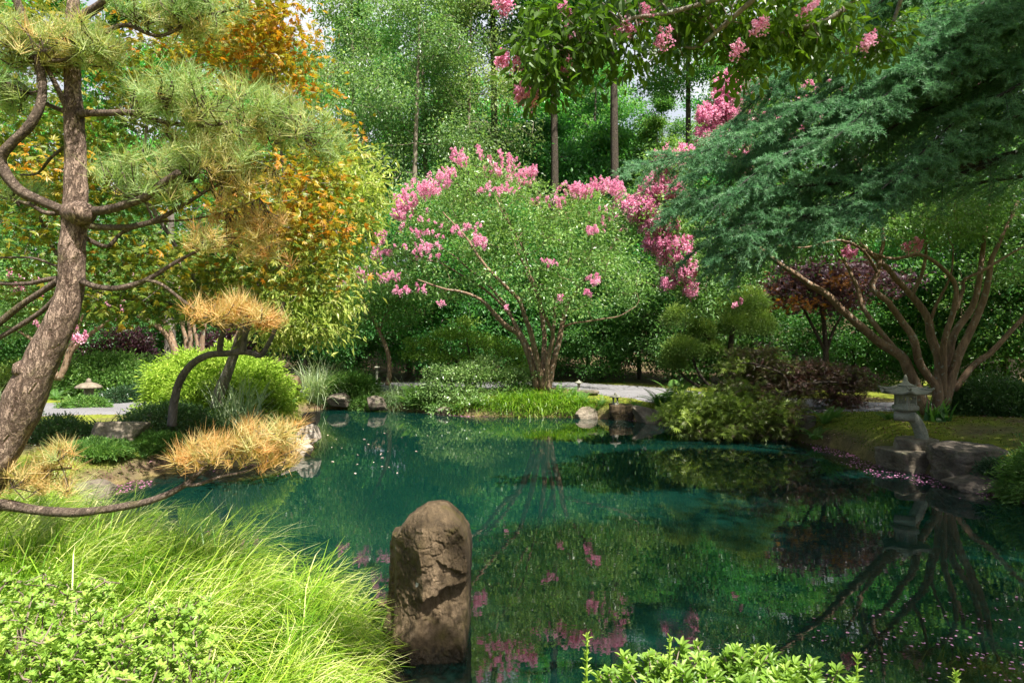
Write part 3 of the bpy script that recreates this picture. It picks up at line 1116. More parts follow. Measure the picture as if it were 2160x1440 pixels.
    for s in range(6):
        a = rot + np.pi / 3 * s
        dv = np.array([math.cos(a), math.sin(a), 0])
        rr = [(.13, 815.0, 0), (.19, 817.4, 0.002), (.26, 820.6, .012), (.33, 822.8, .03), (.388, 824.6, .056), (.402, 822.4, .056)]
        tube(mb, spline([c + dv * r + np.array([0, 0, cz(y) + e * .9]) for r, y, e in rr], 4), .017, 6)
    mb.build('roof_ridge', M['stone'], rf, True)
    mb = MB()
    lathe(mb, c, [(0, cz(814.6)), (.112, cz(814.6)), (.122, cz(813)), (.118, cz(811.5)), (.085, cz(809.5)), (.055, cz(807)), (.036, cz(803)), (.026, cz(798)), (.027, cz(796.5)), (.022, cz(793)), (.010, cz(790.5)), (0, cz(789.5))], 28)
    mb.build('finial', M['stone'], t, True)


big_lantern()


def snow_lantern(px, ybase, d, w, label, legs=True, hgt=None, mat='stone'):
    """low lantern: footed ring, open four-legged body, wide cap and knob; w = cap width in metres"""
    b = P(px, ybase, d)
    t = thing('snow_lantern', b, label, 'lantern')
    r = w / 2
    hb = hgt or w * .58
    if legs:
        mb = MB()
        lathe(mb, b, [(0, -.02), (r * .62, -.02), (r * .66, .03 * w), (r * .60, .12 * w), (0, .13 * w)], 6, .3)
        mb.build('base', M[mat], t)
        for s in range(4):
            mb = MB()
            a = .55 + np.pi / 2 * s
            dv = np.array([math.cos(a), math.sin(a), 0])
            tube(mb, [b + dv * r * .52 + np.array([0, 0, .12 * w]), b + dv * r * .46 + np.array([0, 0, .3 * w]), b + dv * r * .5 + np.array([0, 0, hb])], [r * .14, r * .12, r * .16], 6)
            mb.build('leg', M[mat], t)
    else:
        mb = MB()
        lathe(mb, b, [(0, -.3), (r * .36, -.3), (r * .36, hb * .75), (r * .5, hb * .82), (r * .5, hb), (0, hb)], 6, .3)
        mb.build('fire_box', M[mat], t)
    mb = MB()
    lathe(mb, b, [(0, hb - .005), (r * .7, hb - .005), (r * .96, hb + .01 * w), (r, hb + .05 * w), (r * .86, hb + .12 * w), (r * .55, hb + .2 * w), (r * .22, hb + .245 * w), (0, hb + .25 * w)], 36)
    mb.build('cap', M[mat], t, True)
    mb = MB()
    z = hb + .235 * w
    lathe(mb, b, [(0, z), (r * .2, z), (r * .24, z + .03 * w), (r * .17, z + .06 * w), (r * .2, z + .09 * w), (r * .12, z + .15 * w), (0, z + .18 * w)], 18)
    mb.build('finial', M[mat], t, True)
    return t


snow_lantern(1298, 852, 17.5, .30, 'tiny stone snow lantern with open legs on the squared rock at the far bank')
snow_lantern(1221, 818, 19.6, .24, 'small round-capped stone lantern behind the ferns at the stone bench', False)
snow_lantern(187, 828, 15.5, .56, 'wide flat-capped stone lantern by the left path under the green shrub', False, .10, 'rock_grey')
snow_lantern(795, 783, 23.5, .22, 'distant small stone lantern in shade behind the slender leaning tree', False)


def stone_bench():
    b = P(1236, 836, 19.4)
    t = thing('stone_bench', (b[0], b[1], gz(b[0], b[1])), 'low dark stone bench at the end of the gravel path behind the ferns', 'bench')
    mb = MB()
    V, Q = sphere_grid(40, 16)
    V = V / (np.sum(np.abs(V) ** 7, 1, keepdims=True) ** (1 / 7)) * np.array([.36, .22, .045])
    mb.add(V * (1 + .08 * (fbm(V * 9, 3)[:, None] - .5)) + P(1236, 826, 19.4), Q)
    mb.build('seat', M['rock_dark'], t, True)
    for sx in (-.24, .24):
        mb = MB()
        V, Q = sphere_grid(24, 14)
        V = V / (np.sum(np.abs(V) ** 6, 1, keepdims=True) ** (1 / 6)) * np.array([.08, .17, .16])
        mb.add(V + P(1236, 826, 19.4) + np.array([sx, 0, -.18]), Q)
        mb.build('support', M['rock_dark'], t, True)


stone_bench()


# ------------------------------------------------------------------ the foreground pine
def pine():
    d0 = 4.2
    t = thing('japanese_pine', (-3.55, 4.25, gz(-3.55, 4.25)), 'leaning japanese pine with flaky brown bark in the left foreground', 'pine tree')
    D = lambda L: [P(x, y, d0 + e) for x, y, e in L]
    w = Wood()
    tr = [(-175, 1330, 0), (-110, 1130, 0), (-20, 985, 0), (35, 880, 0), (80, 775, 0), (122, 690, 0), (147, 610, 0), (152, 540, 0), (157, 450, 0), (160, 350, 0), (156, 250, .02), (152, 150, .05), (152, 60, .08), (158, -60, .1), (165, -260, .15), (160, -460, .2)]
    rp = np.array([52, 47, 42, 38, 35, 31, 26.5, 25, 25, 20.5, 19, 16, 13, 11, 8, 4]) * d0 / F
    p = spline(D(tr), 14)
    rr = np.interp(np.linspace(0, 1, len(p)), np.linspace(0, 1, len(tr)), rp)
    rr = rr * (1 + .10 * (fbm(p * 5, 2) - .5))
    mb = MB()
    tube(mb, p, rr, 40, .16)
    # cut branch stub on the left of the bend and a knot
    tube(mb, spline(D([(70, 800, 0), (50, 780, -.05), (36, 772, -.08)]), 5), [.075, .072, .07, .066, .062, .06, .06, .058, .056, .054, .05], 14, .2)
    tube(mb, spline(D([(155, 450, 0), (170, 450, -.06), (185, 452, -.09)]), 5), np.linspace(.085, .055, 11), 14, .25)
    mb.build('trunk', M['pine_bark'], t, True)

    def limb(L, r0, r1, pads, seg=9):
        """a limb with twigs and needle pads; pads: (px,py,rx,ry,depth offset,depth radius,tufts,colour)"""
        w = Wood()
        pts = D(L)
        w.stem(pts, r0 * .68 * d0 / F, r1 * .7 * d0 / F, seg, .25, 7, .07)
        tips, cols = [], []
        for (px, py, rx, ry, e, rd, n, v) in pads:
            q = pxclump(px, py, rx, ry, d0 + e, rd, int(n * .58 + 2), 1.8)
            tips.append(q)
            cols.append(np.clip(R.normal(v * .97 + .0, .14, len(q)), 0, 1))
        if not tips:
            w.mb.build('branch', M['pine_limb'], t, True)
            return
        tips = np.vstack(tips)
        cols = np.concatenate(cols)
        sub = tips[R.random(len(tips)) < .5]
        w.grow(sub, .0036, .0085, .09, .20, 5, 0, .25)
        w.grow(tips, .0028, .0045, .06, .26, 4, 0, .2)
        br = w.mb.build('branch', M['pine_limb'], t, True)
        nb = MB()
        kk = 32
        ax = nrm(rnd_dirs(len(tips)) * .75 + np.array([.15, -.1, .9]))
        pos = np.repeat(tips, kk, 0) + R.normal(size=(len(tips) * kk, 3)) * .012
        dirs = nrm(np.repeat(ax, kk, 0) * .75 + rnd_dirs(len(pos)) * .75)
        pos = pos - np.repeat(ax, kk, 0) * R.uniform(0, .06, len(pos))[:, None]
        vv = np.clip(np.repeat(cols, kk) + R.normal(size=len(pos)) * .09, 0, 1)
        needles(nb, pos, dirs, R.uniform(.09, .155, len(pos)), .0046, vv)
        nb.build('needle_pad', M['pine'], br)

    # right-hand limbs
    limb([(165, 240, 0), (230, 238, -.05), (290, 240, -.08), (335, 255, -.05), (420, 265, 0), (520, 255, .05), (620, 280, .1)], 13, 3,
         [(450, 225, 190, 62, 0, .45, 190, .30), (340, 190, 80, 40, -.05, .25, 40, .26), (580, 240, 80, 50, .1, .35, 60, .3), (670, 285, 62, 42, .1, .3, 50, .16), (480, 275, 150, 30, .1, .35, 60, .52)])
    limb([(170, 470, 0), (205, 478, -.06), (270, 478, -.1), (335, 462, -.08), (400, 420, -.02), (450, 385, 0), (545, 345, .05)], 12, 3,
         [(470, 330, 120, 50, 0, .3, 80, .44), (300, 370, 110, 56, -.1, .32, 75, .2), (510, 385, 80, 56, .1, .3, 55, .68), (400, 350, 70, 36, -.1, .3, 40, .3)])
    limb([(170, 445, 0), (230, 442, -.12), (300, 420, -.2), (330, 395, -.24), (372, 358, -.28)], 14, 9, [(355, 395, 60, 28, -.2, .2, 20, .3)])
    limb([(175, 500, .1), (225, 520, .12), (260, 490, .15), (330, 470, .2), (420, 460, .25), (540, 420, .3)], 8, 2, [(520, 470, 100, 50, .3, .3, 64, .84), (560, 530, 60, 40, .3, .2, 20, .8)])
    limb([(165, 590, 0), (200, 604, -.05), (250, 606, -.07), (310, 588, -.06), (370, 555, -.02), (430, 525, .02)], 11, 4, [(440, 500, 55, 28, 0, .2, 26, .62)])
    limb([(305, 590, -.06), (340, 600, -.05), (385, 635, 0), (430, 665, .03), (490, 690, .05), (540, 680, .08)], 6, 3,
         [(492, 655, 98, 26, .05, .25, 80, .84), (570, 672, 30, 22, .1, .12, 14, .9)])
    # the low limb over the grass
    limb([(-120, 1120, .1), (-60, 1085, .08), (0, 1064, .02), (80, 1074, -.02), (165, 1078, -.05), (250, 1066, -.05), (320, 1050, -.03), (385, 1020, 0), (430, 988, .03), (480, 955, .06), (540, 905, .1)], 20, 5,
         [(520, 930, 118, 42, .1, .3, 84, .82), (430, 945, 70, 34, .05, .25, 32, .74), (590, 915, 60, 36, .15, .2, 30, .7), (400, 960, 40, 24, .0, .12, 14, .94)], 12)
    limb([(385, 1022, 0), (420, 1020, -.02), (470, 1003, 0), (520, 992, .03), (570, 972, .06), (625, 952, .1)], 7, 2,
         [(580, 965, 50, 22, .05, .12, 16, .94)], 8)
    # upper right
    limb([(165, 40, .05), (205, 15, 0), (235, -15, -.05), (300, -60, -.05)], 15, 8, [])
    limb([(170, 90, .05), (215, 70, 0), (265, 54, 0), (330, 76, 0), (385, 55, .03), (430, 32, .05), (500, 20, .1)], 8, 3,
         [(330, 20, 110, 34, 0, .3, 80, .14), (450, 20, 90, 34, .05, .3, 60, .2), (400, 60, 100, 22, .05, .2, 30, .42)])
    # left, towards the edge of the picture
    limb([(150, 450, 0), (90, 425, -.06), (35, 395, -.1), (2, 340, -.12), (25, 300, -.14), (62, 260, -.15), (85, 200, -.15), (75, 120, -.12), (50, 40, -.1), (25, -60, -.1), (10, -200, -.1)], 16, 11,
         [(60, 120, 70, 30, -.1, .3, 40, .4), (20, 190, 60, 30, -.1, .25, 30, .14)], 12)
    limb([(150, 245, 0), (125, 195, -.05), (95, 140, -.08), (60, 95, -.1), (0, 55, -.1)], 9, 6, [(40, 70, 60, 28, -.1, .25, 28, .3)])
    limb([(150, 130, 0), (110, 125, -.1), (80, 128, -.12), (140, 122, -.15), (200, 90, -.12)], 6, 3,
         [(140, 85, 110, 38, -.1, .3, 110, .46), (60, 110, 70, 40, -.1, .25, 50, .36), (210, 110, 50, 36, -.1, .2, 40, .38), (20, 60, 60, 40, -.1, .3, 30, .3)])
    limb([(150, 240, 0), (90, 215, .05), (40, 175, .1), (-20, 140, .15)], 8, 5, [(20, 220, 50, 24, .1, .2, 18, .14)])
    limb([(140, 585, 0), (100, 590, .05), (50, 600, .1), (-30, 598, .15)], 8, 6, [])
    limb([(125, 590, .02), (80, 620, .05), (30, 655, .08), (-40, 720, .1)], 11, 9, [])
    limb([(130, 610, .02), (90, 655, .08), (40, 690, .12), (-30, 730, .14)], 8, 7, [])
    limb([(140, 450, 0), (95, 448, .05), (60, 430, .1), (0, 415, .15)], 8, 5, [(40, 400, 50, 20, .1, .2, 14, .2)])
    limb([(150, 560, .02), (110, 560, .1), (60, 545, .16), (-20, 545, .2)], 4, 3, [])
    limb([(150, 300, .02), (110, 330, .1), (80, 365, .15), (45, 370, .2)], 6, 3, [])
    # tufts low at the trunk foot
    limb([(-60, 1060, .1), (0, 1020, .1), (60, 1000, .12), (130, 985, .15)], 8, 3,
         [(90, 985, 90, 40, .15, .3, 40, .72), (40, 1020, 60, 26, .1, .2, 18, .6), (130, 945, 44, 24, .15, .15, 14, .64), (120, 1025, 50, 20, .1, .15, 12, .74)])


pine()


# ------------------------------------------------------------------ bank grass and near shrubs
def near_grass():
    n = 26000
    x = R.uniform(-5.4, -.35, n * 3)
    y = R.uniform(2.2, 8.0, n * 3)
    h, sd, _ = gh(x, y, True)
    edge = sd > -.03
    ok = edge & (y < 7.0 - .1 * (x + 5)) & (y > 1.9) & (x < -.78)
    ok &= (sd < 2.4 + R.uniform(-.4, .4, len(x)))
    cl = fbm(np.stack([x * 2.6, y * 2.6, 0 * x], 1), 2)
    ok &= R.random(len(x)) < np.clip((cl - .22) * 2.6, .12, 1)
    x, y, h, sd = x[ok][:n], y[ok][:n], h[ok][:n], sd[ok][:n]
    n = len(x)
    clump = np.stack([np.round(x / .22), np.round(y / .22), 0 * x], 1)
    ca = _hash(clump[:, 0].astype(np.int64), clump[:, 1].astype(np.int64), np.zeros(n, np.int64))
    az = R.normal(-.15, .75, n) + (ca - .5) * 1.4
    L = R.uniform(.32, .64, n) * (.8 + .4 * ca) * np.clip(1 - .45 * (x + 1.7), .62, 1)
    v = np.clip(R.normal(.42, .22, n) + (ca - .5) * .4, 0, 1)
    v = np.clip(v + (fbm(np.stack([x * 1.6, y * 1.6, 0 * x + 8], 1), 2) - .5) * .7, 0, 1)  # broad light and dark patches in the blade colour, imitating shade on the bank
    v = np.where(R.random(n) < .07, R.uniform(.75, 1, n), v)
    mb = MB()
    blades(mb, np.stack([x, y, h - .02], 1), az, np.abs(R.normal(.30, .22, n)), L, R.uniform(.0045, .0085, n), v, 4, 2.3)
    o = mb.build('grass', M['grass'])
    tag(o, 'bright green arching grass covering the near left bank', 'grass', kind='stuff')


near_grass()


def shoots(name, label, mat, area, n, L, Wd, leafn, stemh, cat='shrub', v=.55, nest=3, full=True, lean=(0, -.1, 0), group=None, open_=.9):
    """a near shrub of upright shoots carrying whorled leaves. area: list of (px,py,d,rx_m,ry_m,rz_m,share)"""
    tips = []
    for px, py, d, rx, ry, rz, sh in area:
        c = P(px, py, d)
        q = in_ell(c, (rx, ry, rz), int(n * sh), 2.5)
        tips.append(q)
    tips = np.vstack(tips)
    c = tips.mean(0)
    base = np.array([c[0], c[1], gz(c[0], c[1])])
    t = thing(name, base, label, cat, group)
    w = Wood()
    for k in range(6):
        a = k * 1.05 + .3
        sp = np.ptp(tips[:, 0]) * .28
        q = base + np.array([math.cos(a) * sp, math.sin(a) * sp * .5, max(.12, (tips[:, 2].min() - base[2]) * .7)])
        w.stem([base + np.array([0, 0, -.06]), (base + q) / 2 + np.array([0, 0, .04]), q], .014, .007, 6)
    w.grow(tips[R.random(len(tips)) < .4], .003, .008, .1, .05, 5)
    w.grow(tips, .0022, .004, .08, .08, 4)
    w.mb.build('stems', M['twig'], t, True)
    mb = MB()
    ax = nrm(rnd_dirs(len(tips)) * .45 + np.array([0, 0, 1.0]) + np.array(lean))
    vs = np.clip(R.normal(v, .14, len(tips)), 0, 1)
    for k in range(nest):
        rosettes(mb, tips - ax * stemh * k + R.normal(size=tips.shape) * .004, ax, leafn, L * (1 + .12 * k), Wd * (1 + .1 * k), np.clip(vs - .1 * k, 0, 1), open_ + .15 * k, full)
    mb.build('leaves', M[mat], t)
    return t


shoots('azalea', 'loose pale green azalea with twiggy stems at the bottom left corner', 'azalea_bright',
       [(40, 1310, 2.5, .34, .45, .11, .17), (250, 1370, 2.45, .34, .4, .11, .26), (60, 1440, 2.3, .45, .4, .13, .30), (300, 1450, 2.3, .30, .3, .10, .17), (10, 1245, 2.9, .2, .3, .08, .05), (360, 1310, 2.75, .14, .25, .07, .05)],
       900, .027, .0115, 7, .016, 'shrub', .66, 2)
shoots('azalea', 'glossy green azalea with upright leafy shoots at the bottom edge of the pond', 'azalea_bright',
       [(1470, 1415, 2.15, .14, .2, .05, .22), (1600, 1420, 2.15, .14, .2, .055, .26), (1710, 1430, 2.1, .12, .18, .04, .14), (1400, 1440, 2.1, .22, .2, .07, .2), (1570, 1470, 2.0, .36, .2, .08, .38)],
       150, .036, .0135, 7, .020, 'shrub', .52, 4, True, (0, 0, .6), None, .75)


def lone_shoot(px, ytop, ybot, d, label, n=9):
    a, b = P(px, ybot, d), P(px + R.uniform(-4, 4), ytop, d)
    x, y = a[0], a[1]
    t = thing('azalea_shoot', (x, y, gz(x, y)), label, 'shoot')
    mb = MB()
    p = spline([(x, y, gz(x, y) - .03), (a + np.array([x, y, gz(x, y)])) / 2, a, b], 6)
    tube(mb, p, np.linspace(.006, .0025, len(p)), 6)
    mb.build('stem', M['cypress'], t, True)
    mb = MB()
    for k in range(n):
        f = k / (n - 1)
        pos = (a * (1 - f) + b * f)[None, :]
        rosettes(mb, pos, (b - a)[None, :], 4, .030 - .006 * f, .010, np.array([.55 + .3 * f]), .85, True)
    rosettes(mb, b[None, :], (b - a)[None, :], 5, .026, .009, np.array([.85]), .4, True)
    mb.build('leaves', M['azalea_bright'], t)


lone_shoot(1237, 1345, 1470, 2.1, 'single yellow-green azalea shoot at the bottom edge left of the azalea clump')
lone_shoot(1410, 1350, 1470, 2.1, 'tallest upright azalea shoot at the left of the bottom clump')
lone_shoot(1805, 1388, 1480, 2.1, 'upright azalea shoot at the right end of the bottom clump')
lone_shoot(2018, 1425, 1500, 2.0, 'short azalea shoot alone at the bottom edge near the right corner')


# ------------------------------------------------------------------ generic trees and shrubs
def tree(name, label, cat, base, stems, clumps, leafmat_, barkm, k, rc, L, Wd, kind='leaf', droop=.3, flat=.6, blossoms=None, rtip=.005, rmax=.03, step=.35, stemseg=9, outw=.6, sag=.1, twigshare=1.0, vj=.12, bl_size=.05, wig=.1, upj=.6, blk=60):
    """stems: list of (points, r0, r1); clumps: (points array, colour value)"""
    t = thing(name, base, label, cat)
    w = Wood()
    for pts, r0, r1 in stems:
        w.stem(pts, r0, r1, stemseg, .1, 6, wig)
    att = np.vstack([c[0] for c in clumps])
    val = np.concatenate([np.clip(R.normal(c[1], .12, len(c[0])), 0, 1) for c in clumps])
    skip = max(0, int(len(w.N) * .25))
    w.grow(att[R.random(len(att)) < twigshare], rtip, rmax, step, sag, 5, skip)
    w.mb.build('trunk', M[barkm], t, True)
    mb = MB()
    cen = att.mean(0)
    cloud(mb, att, k, rc, L, Wd, val, droop, flat, nrm(att - cen) * .6, vj, outw, kind, upj)
    mb.build('crown', M[leafmat_], t)
    if blossoms is not None and len(blossoms):
        mb = MB()
        bl = np.asarray(blossoms)
        panicles(mb, bl, bl_size, blk)
        mb.build('blossoms', M['pink'], t)
    return t


def panicles(mb, c, s, k=60):
    """cone-shaped flower heads of crumpled petals"""
    n = len(c)
    ax = nrm(rnd_dirs(n) * .6 + np.array([0, -.1, .8]))
    t = R.uniform(0, 1, (n, k, 1)) ** .8
    rad = rnd_dirs(n * k).reshape(n, k, 3)
    size = (s * R.uniform(.6, 1.4, n))[:, None, None]
    pos = c[:, None, :] + ax[:, None, :] * size * (t * 2.2 - .8) + rad * size * (1.05 - .8 * t) * R.uniform(.4, 1, (n, k, 1))
    pos = pos.reshape(-1, 3)
    v = np.clip(np.repeat(R.normal(.5, .16, n), k) + R.normal(0, .2, n * k), 0, 1)
    leaves(mb, pos, rnd_dirs(len(pos)), rnd_dirs(len(pos)), s * R.uniform(.32, .62, len(pos)), s * .42, v, .3)


def frond_mesh(mb, base, az, L, rise, arch, v, wid=.2, n=20):
    """one fern frond: arching midrib with paired leaflets"""
    h = np.array([math.cos(az), math.sin(az), 0])
    s = np.array([-math.sin(az), math.cos(az), 0])
    t = np.linspace(0, 1, n)
    th = rise + arch * t
    dl = L / (n - 1)
    x = np.concatenate([[0], np.cumsum(np.cos(th[:-1]) * dl)])
    z = np.concatenate([[0], np.cumsum(np.sin(th[:-1]) * dl)])
    p = base + h * x[:, None] + np.array([0, 0, 1.0]) * z[:, None]
    tube(mb, p, np.linspace(.004, .0012, n), 3, 0, v * .6, False)
    prof = np.sin(np.clip(t * 1.02 + .06, 0, 1) * np.pi) ** .6 * wid * L * (1 - .35 * t)
    tg = nrm(np.gradient(p, axis=0))
    up = np.cross(s[None, :], tg)
    i = np.arange(1, n)
    for sg in (-1, 1):
        d = s * sg + tg[i] * .35 - np.array([0, 0, .18])
        leaves(mb, p[i], d, -up[i] * sg * sg, np.maximum(prof[i], .012), L / n * .95, np.clip(v + R.normal(size=n - 1) * .08, 0, 1), .03)


def fern(name, loc, label, L=.6, n=11, group=None, seed=None, wid=.2):
    t = thing(name, loc, label, 'fern', group)
    b = np.array(loc, float)
    mb = MB()
    for k in range(n):
        az = 2 * np.pi * k / n + R.uniform(-.3, .3)
        frond_mesh(mb, b + np.array([R.normal() * .02, R.normal() * .02, -.03]), az, L * R.uniform(.75, 1.15), R.uniform(.75, 1.35), R.uniform(-1.7, -1.0), np.clip(R.normal(.5, .15), 0, 1), wid)
    mb.build('fronds', M['fern'], t)
    return t


def mound(name, label, cat, c, rx, ry, rz, mat, ncl, k, rc, L, Wd, v=.5, kind='leaf', droop=.3, lumps=.22, lumpf=2.2, bark='twig', flat=.6, rows=True, hole=.0, base_cut=-.15, outw=.9, vj=.12, stems=5):
    """a rounded shrub: stems from the foot and leaf sprays over a lumpy dome"""
    c = np.asarray(c, float)
    t = thing(name, c, label, cat)
    d = rnd_dirs(ncl * 3)
    d = d[d[:, 2] > base_cut][:ncl]
    ln = fbm(d * lumpf + c * .7, 3)
    rad = (1 - lumps) + lumps * 2 * (ln - .3)
    rad = rad * R.uniform(.74, 1.04, len(d))
    if hole:
        keep = fbm(d * lumpf * 2.1 + 11 + c, 2) > hole
        d, rad, ln = d[keep], rad[keep], ln[keep]
    q = c + d * rad[:, None] * np.array([rx, ry, rz])
    q[:, 2] = np.maximum(q[:, 2], c[2] - .04 + R.uniform(0, .1, len(q)))
    w = Wood()
    for s in range(stems):
        a = s * 2 * np.pi / stems + .4
        e = c + np.array([math.cos(a) * rx * .5, math.sin(a) * ry * .5, rz * .55])
        w.stem([c + np.array([math.cos(a), math.sin(a), 0]) * .06 * rx + np.array([0, 0, -.05]), (c + e) / 2 + np.array([0, 0, .1 * rz]), e], .035 * min(rx, 1.2), .012, 6, .1, 5)
    w.grow(q[R.random(len(q)) < min(1, 140 / len(q))], .005, .016, .3, .05, 4)
    w.mb.build('stems', M[bark], t, True)
    mb = MB()
    cloud(mb, q, k, rc, L, Wd, np.clip(v + R.normal(size=len(q)) * .12 + (ln - .5) * .3, 0, 1), droop, flat, d, vj, outw, kind)
    mb.build('leaves', M[mat], t)
    return t


def S5(L, d, off=(0, 0), sc=1.0, j=0.0):
    """crop coordinates to world points"""
    return [P(off[0] + x / sc, off[1] + y / sc, d + (e[0] if e else 0)) for x, y, *e in L]


# ------------------------------------------------------------------ maple behind the pine
def maple():
    d = 9.2
    cl = []
    for px, py, rx, ry, v, e, n in [(430, 50, 190, 90, .80, 0, 90), (575, 50, 70, 60, .96, -.3, 46), (585, 130, 50, 70, .98, -.2, 40), (470, 130, 120, 60, .78, .2, 50), (300, 150, 110, 60, .52, 0, 40),
                                    (80, 300, 120, 130, .28, .2, 80), (270, 370, 130, 90, .42, .4, 70), (90, 480, 120, 120, .48, 0, 70), (300, 560, 150, 80, .36, .5, 70), (625, 470, 100, 66, .84, -.4, 80),
                                    (520, 430, 110, 60, .70, -.1, 50), (690, 275, 40, 34, .8, 0, 12), (470, 560, 150, 60, .50, .4, 66), (200, 630, 190, 46, .26, .8, 56), (620, 575, 80, 40, .62, -.2, 30),
                                    (350, 640, 180, 40, .30, .6, 50), (640, 390, 70, 40, .8, -.3, 26), (120, 380, 90, 40, .78, -.3, 22), (200, 250, 140, 60, .35, .4, 40), (60, 30, 100, 60, .4, .3, 40), (680, 350, 50, 40, .66, 0, 20), (560, 330, 120, 80, .55, .6, 40)]:
        cl.append((pxclump(px, py, rx, ry, d + e, .9, n, 2.6), v))
    D = lambda L: [P(x, y, dd) for x, y, dd in L]
    stems = [(D([(362, 898, 11.3), (367, 850, 11.3), (378, 805, 11.2), (405, 768, 11.1), (440, 748, 11.0), (480, 744, 10.8), (520, 740, 10.6), (550, 748, 10.5), (562, 730, 10.4), (585, 690, 10.3), (600, 640, 10.2)]), .074, .026),
             (D([(463, 742, 10.9), (466, 715, 10.8), (470, 690, 10.6), (430, 620, 10.2), (370, 520, 9.8), (300, 380, 9.5), (330, 200, 9.4), (430, 60, 9.3)]), .05, .015),
             (D([(513, 742, 10.6), (516, 715, 10.5), (522, 690, 10.3), (560, 560, 9.8), (610, 470, 9.4), (590, 300, 9.3), (580, 130, 9.2)]), .05, .015),
             (D([(470, 690, 10.6), (350, 640, 10.2), (200, 610, 9.9), (90, 480, 9.5), (80, 300, 9.4)]), .05, .015)]
    b = P(362, 900, 11.3)
    tree('japanese_maple', 'japanese maple with arched dark trunk and orange and olive leaves behind the pine', 'tree', b, stems, [(q[:max(6, int(len(q) * .85))], v * .74) for q, v in cl], 'maple', 'forest_bark', 17, .23, .085, .045, 'palm', .35, .45, None, .004, .02, .35, vj=.2)


maple()


def sourwood():
    d = 12.2
    cl = []
    for px, py, rx, ry, v, n in [(720, 335, 60, 30, .6, 20), (760, 390, 50, 60, .62, 36), (730, 460, 66, 70, .55, 50), (690, 560, 90, 60, .5, 56), (640, 640, 90, 50, .5, 50), (600, 690, 70, 26, .6, 26), (680, 700, 50, 26, .6, 18),
                                 (570, 600, 100, 60, .42, 40), (560, 500, 100, 80, .40, 40), (660, 390, 60, 60, .45, 30), (450, 560, 120, 60, .36, 34), (480, 640, 100, 40, .34, 24), (710, 640, 36, 30, .55, 14), (590, 720, 30, 14, .7, 8)]:
        cl.append((pxclump(px, py, rx, ry, d, .8, n, 2.4), v))
    D = lambda L: [P(x, y, dd) for x, y, dd in L]
    b = P(456, 856, 12.9)
    stems = [(D([(456, 860, 12.9), (462, 830, 12.9), (478, 790, 12.8), (492, 750, 12.7), (506, 710, 12.6), (530, 660, 12.5), (570, 590, 12.4), (610, 520, 12.3), (650, 440, 12.2), (690, 360, 12.2)]), .12, .02),
             (D([(545, 630, 12.5), (620, 610, 12.3), (690, 570, 12.2), (740, 500, 12.2)]), .035, .01)]
    t = tree('sourwood', 'yellow-green sourwood with long leaves and a lichened leaning trunk at the golden mound', 'tree', b, stems, cl, 'sourwood', 'grey_bark', 22, .19, .16, .042, 'leaf', .55, .5, None, .004, .02, .3)
    mb = MB()
    for c, v in cl:
        for q in c[R.random(len(c)) < .35]:
            for s in range(3):
                a = R.uniform(-1.2, 1.2)
                dv = np.array([math.cos(a), math.sin(a) * .6, 0])
                m = 14
                tt = np.linspace(0, 1, m)[:, None]
                p = q + dv * tt * .24 + np.array([0, 0, 1]) * (.10 * tt - .22 * tt * tt)
                needles(mb, np.repeat(p, 3, 0), rnd_dirs(m * 3) * .6 + np.array([0, 0, -1.0]), .022, .012, np.full(m * 3, .95))
    mb.build('flower_tassels', M['sourwood'], t)


sourwood()

# ------------------------------------------------------------------ left bank
mound('golden_cypress', 'large golden thread cypress mound on the left bank behind the arched trunk', 'shrub', grd(462, 14.6), 1.86, 1.3, 1.56, 'cypress', 1150, 52, .075, .10, .025, .5, 'leaf', .6, .27, 4.6, 'twig', .7, vj=.16, outw=1.1, hole=.26)
mound('azalea', 'dark green rounded azalea at the foot of the arched maple trunk', 'shrub', grd(358, 12.1), .88, .7, .46, 'azalea', 420, 34, .075, .05, .022, .55, 'leaf', .1, .18, 3)
mound('laceleaf_maple', 'soft green weeping mound beyond the left path beside the golden cypress', 'shrub', grd(225, 18.0), 1.3, 1.1, 1.28, 'shrub', 800, 30, .11, .10, .03, .6, 'leaf', .6, .2, 3)
mound('shrub', 'dark green clipped shrub under the weeping mound beyond the left path', 'shrub', grd(262, 16.6), .62, .5, .42, 'dark_shrub', 260, 30, .08, .06, .026, .5)
mound('shrub', 'low leafy ground shrub beside the flat-capped lantern', 'shrub', grd(180, 15.0), .55, .4, .24, 'shrub', 160, 22, .07, .08, .03, .55)
mound('azalea', 'low dark azalea beside the pine trunk at the left path', 'shrub', grd(120, 10.8), .62, .5, .36, 'azalea', 300, 34, .07, .045, .02, .5)
mound('azalea', 'small dark azalea at the left edge behind the pine trunk', 'shrub', grd(10, 12.4), .5, .5, .42, 'azalea', 220, 30, .08, .05, .02, .5)
mound('shrub', 'brownish feathery shrub left of the pine trunk bend', 'shrub', grd(40, 18.5), .8, .7, .9, 'juniper', 300, 30, .12, .12, .025, .7)
mound('ground_juniper', 'grey-green creeping groundcover on the left bank above the bare soil', 'groundcover', grd(310, 10.75), .75, .36, .2, 'fern', 900, 28, .045, .05, .015, .55, 'leaf', .0, .3, 4, base_cut=0, stems=3)
mound('ground_juniper', 'green creeping groundcover below the low dark azalea by the pine', 'groundcover', grd(205, 10.0), .5, .5, .2, 'fern', 700, 28, .045, .05, .015, .55, 'leaf', .0, .3, 4, base_cut=0, stems=3)
mound('ground_juniper', 'green creeping groundcover on the bank tip behind the orange pine tips', 'groundcover', grd(560, 12.7), .8, .6, .2, 'fern', 500, 26, .05, .05, .015, .5, 'leaf', .0, .3, 4, base_cut=0, stems=3)


